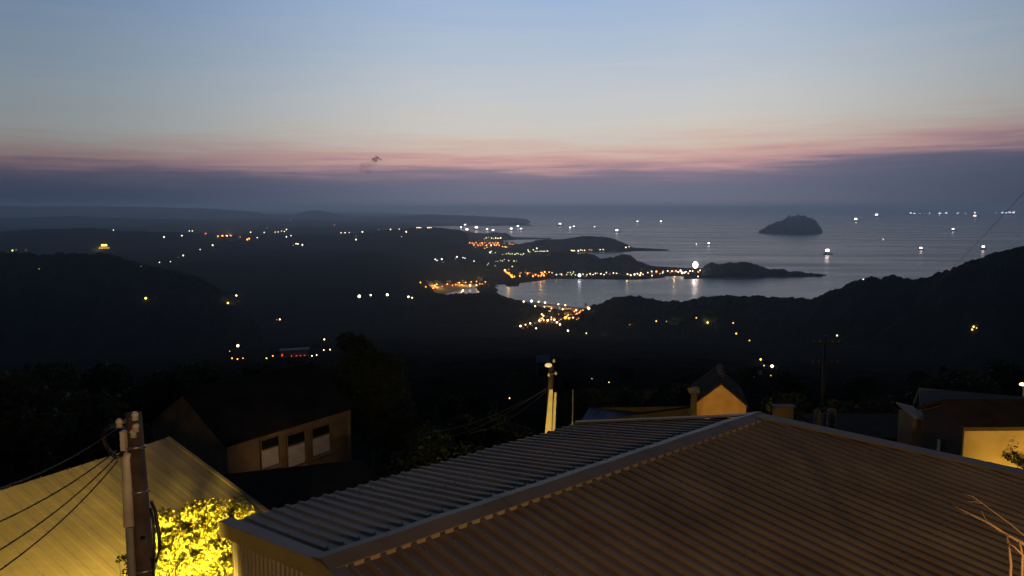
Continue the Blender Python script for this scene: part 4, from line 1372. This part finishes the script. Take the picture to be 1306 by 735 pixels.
# ------------------------------------------------------------------ house with three windows (left middle)
WA = at(295, 561, 38.0)
WB = at_z(447, 516, WA.z)
wd = (WB - WA).normalized()
wl = (WB - WA).length
wn = Vector((wd.y, -wd.x, 0))              # faces the eye side
if wn.dot(WA) > 0: wn = -wn
hs = empty('plaster_house', Vector((WA.x, WA.y, WA.z - 3.2)))
tag(hs, 'dim plastered house with three white shaded windows and a dark roof', 'house')
b = MB()
LEFT, DEPTH, HW = 0.3, 7.0, 3.2
c0 = WA - wd * LEFT; c1 = WB
bk = -wn * DEPTH
base = Vector((0, 0, -HW - 2))
b.hexa([c0 + base, c1 + base, c1 + bk + base, c0 + bk + base, c0 + Vector((0, 0, -.02)), c1 + Vector((0, 0, -.02)), c1 + bk + Vector((0, 0, -.02)), c0 + bk + Vector((0, 0, -.02))])
rel2(b, hs).build('wall', M['brick'], hs)
b = MB()
ov = wn * 0.35
rise = Vector((0, 0, 2.1))
rd = -wn * (DEPTH / 2)
g0, g1 = c0 - wd * .3, c1 + wd * .1
pitv = rise.z / (DEPTH / 2)
f0, f1_ = g0 + ov - Vector((0, 0, 0.35 * pitv)), g1 + ov - Vector((0, 0, 0.35 * pitv))
k0, k1 = g0 + bk - ov - Vector((0, 0, 0.35 * pitv)), g1 + bk - ov - Vector((0, 0, 0.35 * pitv))
m0, m1 = g0 + rd + rise, g1 + rd + rise
th = Vector((0, 0, 0.14))
b.add([f0, f1_, m1, m0, k0, k1, f0 + th, f1_ + th, m1 + th, m0 + th, k0 + th, k1 + th],
      [(6, 7, 8, 9), (9, 8, 11, 10), (1, 0, 3, 2), (2, 3, 4, 5), (0, 1, 7, 6), (5, 4, 10, 11), (0, 6, 9, 3), (3, 9, 10, 4), (1, 2, 8, 7), (2, 5, 11, 8)])
rel2(b, hs).build('roof', M['tarroof'], hs)
for c_ in (c0, c1):
    b = MB(); b.add([c_ + Vector((0, 0, -.02)), c_ + bk + Vector((0, 0, -.02)), c_ + rd + rise - Vector((0, 0, .02))], [(0, 1, 2)])
    rel2(b, hs).build('gable', M['brick'], hs)
for (xa, ya, xb, yb) in ((333, 555, 355, 599), (366, 548, 389, 598), (398, 540, 420, 583)):
    pa = on_plane((xa + xb) / 2 - 11, ya + 6, WA, wn); pb = on_plane((xa + xb) / 2 + 11, ya, WA, wn)
    ctr = on_plane((xa + xb) / 2, (ya + yb) / 2, WA, wn)
    ww = abs((pb - pa).dot(wd)); wh = (yb - ya - 6) * ctr.y / F
    win = empty('window', ctr - hs.location); win.parent = hs
    axs = (wd, wn, Vector((0, 0, 1)))
    b = MB()
    for sx_ in (-1, 1):
        b.box(wd * sx_ * (ww / 2 + .03) + wn * .03, (.07, .1, wh + .14), 0, axs)
    for sz_ in (-1, 1):
        b.box(Vector((0, 0, sz_ * (wh / 2 + .035))) + wn * .03, (ww - .01, .1, .07), 0, axs)
    b.box(Vector((0, 0, wh * .16)) + wn * .03, (ww - .01, .07, .05), 0, axs)
    b.build('frame', M['brick'], win)
    MB().box(Vector((0, 0, wh * .33)) + wn * .012, (ww - .01, .02, wh * .3), 0, axs).build('pane', M['glass'], win)
    MB().box(Vector((0, 0, -wh * .18)) + wn * .02, (ww - .01, .02, wh * .6), 0, axs).build('shade', M['white'], win)
    MB().box(Vector((0, 0, -wh / 2 - .1)) + wn * .08, (ww + .2, .2, .06), 0, axs).build('sill', M['concrete'], win)
MB().tube([WB - wd * .25 + wn * .06 - hs.location, WB - wd * .25 + wn * .06 - hs.location + Vector((0, 0, -4))], .05, 8).build('downpipe', M['concrete'], hs)
lw = plight(WA + wd * 2.0 + wn * 4.5 + Vector((0, 0, 0.4)), 105, (1, .60, .27), .1)
lw.data.type = 'SPOT'; lw.data.spot_size = R(100); lw.data.spot_blend = .7
lw.rotation_euler = (WA + wd * 3.5 - Vector((0, 0, .8)) - lw.location).to_track_quat('-Z', 'Y').to_euler()


a_, b2 = at(268, 607, 29), at(462, 586, 33)
dvk = b2 - a_; dvk.z = 0; dvk.normalize(); nvk = Vector((dvk.y, -dvk.x, 0))
if nvk.dot(a_) > 0: nvk = -nvk
lt = empty('tarred_shed', Vector((a_.x, a_.y, a_.z - 4)))
tag(lt, 'dark tarred shed in shadow before the house with three windows', 'shed')
b = MB()
lo_ = nvk * 4.5 + Vector((0, 0, -1.1))
b.slab([a_, b2, b2 + lo_, a_ + lo_], (0, 0, 1), .12); rel2(b, lt).build('roof', M['tarroof'], lt)
b = MB(); q_ = [a_ + nvk * .2 - Vector((0, 0, .2)), b2 + nvk * .2 - Vector((0, 0, .2)), b2 + lo_ - nvk * .2 - Vector((0, 0, .2)), a_ + lo_ - nvk * .2 - Vector((0, 0, .2))]
b.add(q_ + [Vector((v.x, v.y, a_.z - 6)) for v in q_], [(0, 1, 5, 4), (1, 2, 6, 5), (2, 3, 7, 6), (3, 0, 4, 7)]); rel2(b, lt).build('wall', M['tarroof'], lt)

# ------------------------------------------------------------------ gabled houses: generic builder
def gable_house(name, label, ridge_a, ridge_b, half, rise, wall_h, mw, mr, over=0.25, cat='house', end_over=0.2):
    """ridge from a to b (points); eaves half metres to each side and rise metres lower"""
    a, b_ = Vector(ridge_a), Vector(ridge_b)
    dv = (b_ - a); dv.z = 0; ln = dv.length; dv.normalize()
    nv = Vector((dv.y, -dv.x, 0))
    root = empty(name, Vector((a.x, a.y, a.z - rise - wall_h)))
    tag(root, label, cat)
    bm_ = MB()
    z1 = a.z - rise; z0 = z1 - wall_h
    P = lambda t_, s_, z: a + dv * t_ + nv * s_ + Vector((0, 0, z - a.z))
    i0, i1 = end_over, ln - end_over
    hw = half - over
    ez = a.z - rise * hw / half - 0.03
    bm_.add([P(i0, -hw, z0), P(i1, -hw, z0), P(i1, hw, z0), P(i0, hw, z0), P(i0, -hw, ez), P(i1, -hw, ez), P(i1, hw, ez), P(i0, hw, ez), P(i0, 0, a.z - .05), P(i1, 0, a.z - .05)],
            [(0, 1, 5, 4), (2, 3, 7, 6), (3, 0, 4, 8, 7), (1, 2, 6, 9, 5)])
    rel2(bm_, root).build('wall', mw, root)
    r_ = MB(); th = Vector((0, 0, 0.12))
    q = [P(0, -half, z1), P(ln, -half, z1), P(ln, 0, a.z), P(0, 0, a.z), P(0, half, z1), P(ln, half, z1)]
    q += [v + th for v in q]
    r_.add(q, [(6, 7, 8, 9), (9, 8, 11, 10), (1, 0, 3, 2), (2, 3, 4, 5), (0, 1, 7, 6), (5, 4, 10, 11), (0, 6, 9, 3), (3, 9, 10, 4), (1, 2, 8, 7), (2, 5, 11, 8)])
    rel2(r_, root).build('roof', mr, root)
    return root, P


# ochre gable facing the window
ga = at(920, 491, 52.0)
gdirv = V2(12)
gh_, GP = gable_house('gabled_house', 'small house with a lamplit ochre gable and steep dark roof', ga, ga + gdirv * 6, 35 * 52 / F, 29 * 52 / F, 3.6, M['ochre'], M['darkroof'], 0.14, end_over=0.22)
b = MB(); b.tube([(0, 0, -.6), (0, 0, .2), (0, 0, .22), (0, 0, .32)], [.09, .09, .15, .05], 10); ch_ = b.build('chimney', M['black'], None)
ch_.parent = gh_; ch_.location = ga + gdirv * 1.6 - gh_.location + Vector((0, 0, 0.15))
# chimney stack with pale cover left of the gable
cs = at(884, 519, 50)
st_ = MB().box((0, 0, 0.0), (0.34, 0.34, 3.0)).build('chimney_stack', M['ochre'])
st_.location = at(885, 506, 50) + Vector((0, 0, -1.35))
tag(st_, 'thin ochre chimney stack with a pale crumpled cover left of the gable', 'chimney')
b = MB(); b.ball((-0.05, 0, 1.75), 0.42, 2, 0, (1.05, .8, .6)); ob_ = b.build('cover', M['tarp'], st_)
for v in ob_.data.vertices:
    n_ = Vector((math.sin(v.co.x * 17 + v.co.z * 9), math.sin(v.co.y * 21), math.sin(v.co.x * 11 + v.co.y * 13))) * .09
    v.co += n_
for p_ in ob_.data.polygons: p_.use_smooth = False
# faint smoke above the gable
def blob_volume(name, balls, density, col, parent=None, aniso=0.0):
    b = MB()
    for (x, y, z, r, sx_, sy_, sz_) in balls:
        b.ball((x, y, z), r, 3, 0, (sx_, sy_, sz_))
    m = bpy.data.materials.new(name + '_volume')
    nt, N_, L_, bs = nodes(m)
    N_.remove(bs)
    pv = N_.new('ShaderNodeVolumePrincipled')
    pv.inputs['Density'].default_value = density
    pv.inputs['Color'].default_value = (*col, 1)
    pv.inputs['Anisotropy'].default_value = aniso
    L_.new(pv.outputs[0], N_.get('Material Output').inputs['Volume'])
    return b.build(name, m)


sm0 = at(919, 487, 53)
balls = []
for i in range(7):
    f_ = i / 6
    q = Vector((math.sin(f_ * 4) * .1, 0, f_ * 1.0))
    balls.append((q.x, q.y, q.z, .12 + .16 * f_, 1, 1, 1.5))
smk = blob_volume('smoke', balls, 0.16, (.8, .8, .8)); smk.location = sm0
tag(smk, 'faint wisp of grey smoke rising over the pointed gable', 'smoke', kind='stuff')

# long blue shed left of the gable
bl, br = at(752, 519.5, 58), at(886, 517.5, 55)
sd_ = empty('long_shed', Vector((bl.x, bl.y, bl.z - 4)))
tag(sd_, 'long low shed with a blue metal roof left of the ochre gable', 'shed')
dvs = (br - bl); dvs.z = 0; dvs.normalize(); nvs = Vector((dvs.y, -dvs.x, 0))
if nvs.dot(bl) > 0: nvs = -nvs
lnS = (br - bl).length
b = ribbed(bl, dvs, (nvs + Vector((0, 0, -0.17))).normalized(), Vector((nvs.x * .17, nvs.y * .17, 1)).normalized(), lnS, 0, lambda s_: 0, lambda s_: 2.6, .3, .03)
rel2(b, sd_).build('roof', M['blueroof'], sd_)
b = MB()
wq = [bl + nvs * 2.45 + Vector((0, 0, -.52)), br + nvs * 2.45 + Vector((0, 0, -.52 + br.z - bl.z)), br + Vector((0, 0, -.05)), bl + Vector((0, 0, -.05))]
b.add(wq + [Vector((v.x, v.y, bl.z - 5)) for v in wq], [(0, 1, 5, 4), (1, 2, 6, 5), (2, 3, 7, 6), (3, 0, 4, 7)])
rel2(b, sd_).build('wall', M['brick'], sd_)

# brown roofed house with the cream wall, right
rz_ = -6.36
ra = at_z(1212, 514, rz_) - Vector((0.32, 0, 0))
bh, BP = gable_house('cream_house', 'house with a lamplit cream wall and brown roof at the right edge', ra, ra + Vector((9.5, 0.15, 0)), 1.25, 0.56, 3.5, M['cream'], M['brownroof'], 0.12, end_over=0.12)
wv_ = at(1206, 568, 23.6)
b = MB(); b.box((0, 0, 0), (.05, .16, .38)); w_ = b.build('window', M['white'], bh); w_.location = Vector((ra.x + .06, wv_.y, wv_.z)) - bh.location
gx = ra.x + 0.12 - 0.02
b = MB(); b.slab([Vector((gx, ra.y + y_, z_)) for y_, z_ in ((1.12, rz_ - 4), (-1.12, rz_ - 4), (-1.12, rz_ - .56), (1.12, rz_ - .56))], (-1, 0, 0), .03)  # dark sheet added over the left gable, which skylight left too pale
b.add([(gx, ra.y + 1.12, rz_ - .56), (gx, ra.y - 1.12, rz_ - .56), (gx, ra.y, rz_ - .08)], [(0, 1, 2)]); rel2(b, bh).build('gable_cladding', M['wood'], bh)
# grey roofed house behind it
rg = at_z(1172, 498, -7.9); rg2 = at_z(1306, 510, -7.9)
rgd = (rg2 - rg).normalized()
gg, GG = gable_house('grey_roofed_house', 'house with a worn grey roof behind the brown roofed one', rg, rg + rgd * 9, 2.3, 1.25, 3.4, M['brick'], M['greyroof'], 0.2)
# pale lean-to at the left end of it
lq = at(1172, 556, 26.0)
ln_ = empty('lean_to', lq + Vector((0, 0, -2)))
tag(ln_, 'small lean to shed with a pale boarded side left of the brown roof', 'shed')
MB().box((0, 0.5, 1.15), (0.5, 1.0, 3.1)).build('wall', M['brick'], ln_)
b = MB(); b.add([(-.32, -.12, 2.68), (.32, -.12, 2.55), (.32, 1.1, 2.75), (-.32, 1.1, 2.9), (-.32, -.12, 2.74), (.32, -.12, 2.61), (.32, 1.1, 2.81), (-.32, 1.1, 2.96)],
                [(3, 2, 1, 0), (4, 5, 6, 7), (0, 1, 5, 4), (1, 2, 6, 5), (2, 3, 7, 6), (3, 0, 4, 7)]); b.build('roof', M['greyroof'], ln_)
# creeper on the cream wall
iv = at(1289, 577, 22.3)
cl = [((at(px, py, 22.45) - iv).x, 0, (at(px, py, 22.45) - iv).z, r) for px, py, r in ((1284, 583, .12), (1289, 576, .1), (1294, 586, .16), (1301, 590, .2), (1308, 592, .22), (1291, 569, .06), (1294, 563, .04))]
ivo = leaf_cloud(cl, 420, .07, seed=21).build('creeper', M['leaf']); ivo.location = iv
tag(ivo, 'dark creeper climbing the cream wall at the right edge', 'creeper')
# street lamp at the right edge
lp = at(1303, 489.5, 33)
sl2 = empty('street_lamp', Vector((lp.x + .12, lp.y, lp.z - 6)))
tag(sl2, 'street lamp on a curved post at the right edge behind the roofs', 'street lamp')
MB().tube([(0, 0, 0), (0, 0, 5.6), (-.02, 0, 5.85), (-.1, 0, 5.95)], .05, 8).build('post', M['steel'], sl2)
MB().ball((-.12, -.04, 5.98), .1, 2, 0, (1.3, .8, .7)).build('bulb', M['lamp_w'], sl2)
plight(lp + Vector((-.6, -2.2, .5)), 130, (1, .6, .25), .1)

# low lit wall, planter, water tanks beyond the apex
pw0, pw1 = at(987, 518, 30), at(1011, 519, 30)
pw_o = MB().box((0, 0, -1.2), ((pw1 - pw0).length, .25, 2.4)).build('garden_wall', M['ochre']); pw_o.location = (pw0 + pw1) / 2
tag(pw_o, 'short low ochre wall beyond the peak of the big roof', 'wall')
MB().box((0, 0, .03), ((pw1 - pw0).length + .1, .35, .06)).build('coping', M['concrete'], pw_o)
pl_o = at(981, 524, 29.5)
cl = [((at(px, py, 29.5) - pl_o).x, 0, (at(px, py, 29.5) - pl_o).z, r) for px, py, r in ((980, 519, .08), (982, 514, .06), (983, 509, .045), (979, 517, .06), (981, 522, .1))]
plo = empty('potted_plant', pl_o); tag(plo, 'small upright leafy plant left of the short ochre wall', 'plant')
leaf_cloud(cl, 170, .07, seed=23).build('leaves', M['leafbush'], plo)
MB().tube([(0, 0, -2), (0, 0, 0.3)], .03, 6).build('stem', M['bark'], plo)


def tank(px, py_t, w_px, d, label, h=2.2):
    c = at(px, py_t, d)
    r_ = w_px / 2 * d / F
    o = MB().tube([(0, 0, -h), (0, 0, -.12), (0, 0, -.05)], [r_, r_, r_ * .96], 20).build('water_tank', M['tank'])
    o.location = c
    b = MB(); b.tube([(0, 0, -.05), (0, 0, .02), (0, 0, .08), (0, 0, .11)], [r_ * 1.06, r_ * .95, r_ * .55, r_ * .1], 20); b.build('lid', M['tank'], o)
    for z in (-.5, -1.0):
        MB().tube([(0, 0, z - .02), (0, 0, z + .02)], r_ * 1.04, 20).build('hoop', M['steel'], o)
    tag(o, label, 'tank')


tank(1043, 527, 9, 26, 'small water tank with a flared pale lid beyond the big roof')
tank(1061, 524, 11, 27, 'larger taller water tank right of the small lidded one')
tank(1052, 529, 5, 26.5, 'thin vent cylinder between the two water tanks')
# flat roof behind the tanks
fr = at(1110, 546, 30)
fro = MB().box((0, 0, -1.5), (4.4, 3.2, 3.0)).build('flat_roofed_hut', M['brick']); fro.location = fr
tag(fro, 'flat roofed hut in the dark beyond the right slope of the roof', 'hut')
MB().box((0, 0, .06), (4.7, 3.5, .12)).build('roof', M['darkroof'], fro)

# utility pole with two cross arms
cp = at(1053, 430, 58)
cpo = empty('utility_pole', cp + Vector((0, 0, -11)))
tag(cpo, 'dark utility pole with two long cross arms beyond the big roof', 'utility pole')
MB().tube([(0, 0, 0), (0, 0, 11.1)], [.19, .12], 12).build('shaft', M['black'], cpo)
for z in (11 - 8 * 58 / F, 11 - 33.5 * 58 / F):
    MB().box((0, -.14, z), (36 * 58 / F, .12, .14)).build('cross_arm', M['wood'], cpo)
    for x in (-1.0, -.5, .5, 1.0):
        MB().tube([(x, -.14, z + .07), (x, -.14, z + .14), (x, -.14, z + .24)], [.03, .07, .05], 8).build('insulator', M['concrete'], cpo)
cable('thin black cable slanting up to the right across the sea view', at(1068, 436, 57.9), at(1345, 203, 9.0), 1.2, 0.0035, n=40)

# ------------------------------------------------------------------ middle pole with lamp and lit guard plates
mpt, mpb = at(703.5, 467, 20.6), at(699.5, 556, 20.4)
mdv = (mpb - mpt).normalized()
mp = empty('utility_pole', mpt + mdv * 6)
tag(mp, 'leaning utility pole with two bright guard plates and a small lamp', 'utility pole')
rel2(MB().tube([mpt, mpt + mdv * 6], [.075, .12], 14), mp).build('shaft', M['poleconc'], mp)
b = MB()
x_ = Vector((1, 0, 0))
q0, q1 = at(703, 497, 20.35), at(699, 553, 20.3)
b.slab([q1 - x_ * .09, q1 + x_ * .09, q0 + x_ * .05, q0 - x_ * .05], (0, -1, 0), .06); rel2(b, mp).build('guard_plate', M['pvc'], mp)
q0, q1 = at(708.3, 501, 20.42), at(704.6, 553, 20.38)
b = MB(); b.slab([q1 - x_ * .06, q1 + x_ * .07, q0 + x_ * .035, q0 - x_ * .025], (0, -1, 0), .06); rel2(b, mp).build('guard_plate', M['pvc'], mp)
b = MB(); b.tube([mpt + mdv * .08, at(700, 464.5, 20.4)], .02, 8); rel2(b, mp).build('lamp_arm', M['steel'], mp)
lh = at(699.5, 466, 20.3)
b = MB(); b.ball(lh, .085, 2, 0, (1.25, .8, .75)); rel2(b, mp).build('lamp_head', emit('weak_lamp', lin(255, 205, 160), 0.55), mp)
for px, py in ((700, 478.5), (709, 476.5), (706.5, 460.5)):
    b = MB(); c = at(px, py, 20.3); b.tube([c + Vector((0, 0, .05)), c, c - Vector((0, 0, .04))], [.02, .04, .03], 8); rel2(b, mp).build('insulator', M['porcelain'], mp)
b = MB(); b.tube([at(699, 478, 20.4), at(710, 476, 20.4)], .015, 6); rel2(b, mp).build('bracket', M['steel'], mp)
cable('upper thin cable sloping left from the pole with bright plates', at(697, 495, 20.6), at(560, 560, 30), .25, .008)
cable('middle thin cable sloping left from the pole with bright plates', at(697, 499, 20.6), at(600, 552, 27), .25, .008)
cable('lower thin cable sloping left from the pole with bright plates', at(697, 497, 20.6), at(520, 552, 34), .4, .008)
wp = MB().tube([(0, 0, -2.4), (0, 0, .0)], .022, 8).build('standpipe', M['concrete']); wp.location = at(730.5, 497, 21.5)
tag(wp, 'thin white standpipe right of the pole with bright plates', 'pipe')
# far tin shed catching the sky, behind the pole head
fs_ = at(693, 461, 190)
fso = MB().box((0, 0, -2), (3.2, 5, 4)).build('shed', M['tarroof']); fso.location = fs_
tag(fso, 'far shed with a sky reflecting blue roof behind the pole head', 'shed')
b = MB(); b.add([(-1.8, -2.8, -.9), (1.8, -2.8, -.9), (1.8, 2.8, 1.0), (-1.8, 2.8, 1.0), (-1.8, -2.8, -.78), (1.8, -2.8, -.78), (1.8, 2.8, 1.12), (-1.8, 2.8, 1.12)],
                [(3, 2, 1, 0), (4, 5, 6, 7), (0, 1, 5, 4), (1, 2, 6, 5), (2, 3, 7, 6), (3, 0, 4, 7)]); b.build('roof', M['blueroof'], fso)

# near left hillside building with red lights, and the lit roadside
pr_, ob = hit(376, 455)
kk = pr_.y / F
rb = empty('roadside_building', pr_, -math.atan2(pr_.x, pr_.y))
tag(rb, 'long low roadside building with a row of red lights below', 'building')
MB().box((0, 0, 4.5 * kk), (35 * kk, 12 * kk, 9 * kk)).build('wall', M['house'], rb)
MB().box((0, 0, 9.5 * kk), (37 * kk, 14 * kk, 1.2 * kk)).build('roof', M['greyroof'], rb)
for x in (-15.5, -4, 2, 7, 12):
    MB().ball((x * kk, -6.6 * kk, (2.2 if x > -10 else 4) * kk), .5 * kk, 2, 0, (1, .6, .9 if x > -10 else 2.6)).build('light', M['lamp_r'], rb)
lamps('faint red tail light at the left edge of the dark hillside', None, [(2, 502, 1.2, 'r')], 'r', .9)
lamps('orange lamp beside the lit road left of the long building', 'lamps of the lit road', [(348, 454, .9), (340, 457, .8), (398, 454, .9, 'w'), (404, 453, .8, 'w'), (421, 446, 1, 'w'), (413, 446.5, .8, 'w'), (296, 457, .9), (303, 458, 1), (310, 457, .9), (293, 448, .6)], 'o', .8)

# ------------------------------------------------------------------ lamps of the lanes that light the near houses
lg = plight(at(912, 549, 46), 800, (1, .52, .12), .15)
lg.data.type = 'SPOT'; lg.data.spot_size = R(46); lg.data.spot_blend = .5
lg.rotation_euler = (at(924, 512, 52) - lg.location).to_track_quat('-Z', 'Y').to_euler()
#      # lane lamp before the gable
plight(at(706, 580, 19.0) + Vector((0, 0, .0)), 24, (1, .58, .16), .1)        # below the middle pole
plight(at(1345, 650, 20.6), 210, (1, .58, .10), .1)                            # before the cream wall
plight(at(1450, 660, 20.6), 150, (1, .58, .10), .1)
plight(Vector((2.6, -3.6, -0.5)), 2900, (1, .58, .25), .2)                       # house lamp on the eye's own building
plight(at(1380, 760, 5.0), 13, (1, .55, .15), .1)                              # low lamp by the bare branches

# ------------------------------------------------------------------ the small dark cloud over the glow
DC = 60000


def cpt(px, py, dd=0):
    return at(px, py, DC + dd)


kc = DC / F
cl = []
for px, py, r in [(477, 203, 3.6), (481, 201.5, 3.4), (485, 203.5, 2.4), (479, 205, 3.4), (475.5, 205, 2.2), (480, 199.5, 1.8)]:
    q = cpt(px, py, random.uniform(-100, 100))
    cl.append((q.x, q.y, q.z, r * kc * .8, 1.1, 1, .75))
cloud = blob_volume('cloud', cl, 0.0032, (.18, .2, .28))
tag(cloud, 'small dark cloud puff above the pink horizon', 'cloud', kind='stuff')
cl = []
for px, py, r in [(464, 212, 7), (471, 211, 7), (476, 210, 5), (461, 217, 5), (469, 218, 6), (474, 216, 4)]:
    q = cpt(px, py, 400)
    cl.append((q.x, q.y, q.z, r * kc * .8, 1.1, 1, .9))
cloud2 = blob_volume('cloud', cl, 0.00035, (.25, .24, .33))
tag(cloud2, 'pale smudge of cloud under the dark cloud puff', 'cloud', kind='stuff')

# ------------------------------------------------------------------ haze
hz = MB().box((0, 0, (-264 + 48) / 2), (96000, 96000, 312)).build('haze', None)
m = bpy.data.materials.new('haze')
nt, N_, L_, bs = nodes(m)
N_.remove(bs)
pv = N_.new('ShaderNodeVolumePrincipled')
pv.inputs['Density'].default_value = 8.0e-5
pv.inputs['Color'].default_value = (0.64, 0.80, 1.0, 1)
pv.inputs['Anisotropy'].default_value = 0.8
L_.new(pv.outputs[0], N_.get('Material Output').inputs['Volume'])
hz.data.materials.append(m)
tag(hz, 'thin blue evening haze over land and sea', 'haze', kind='stuff')
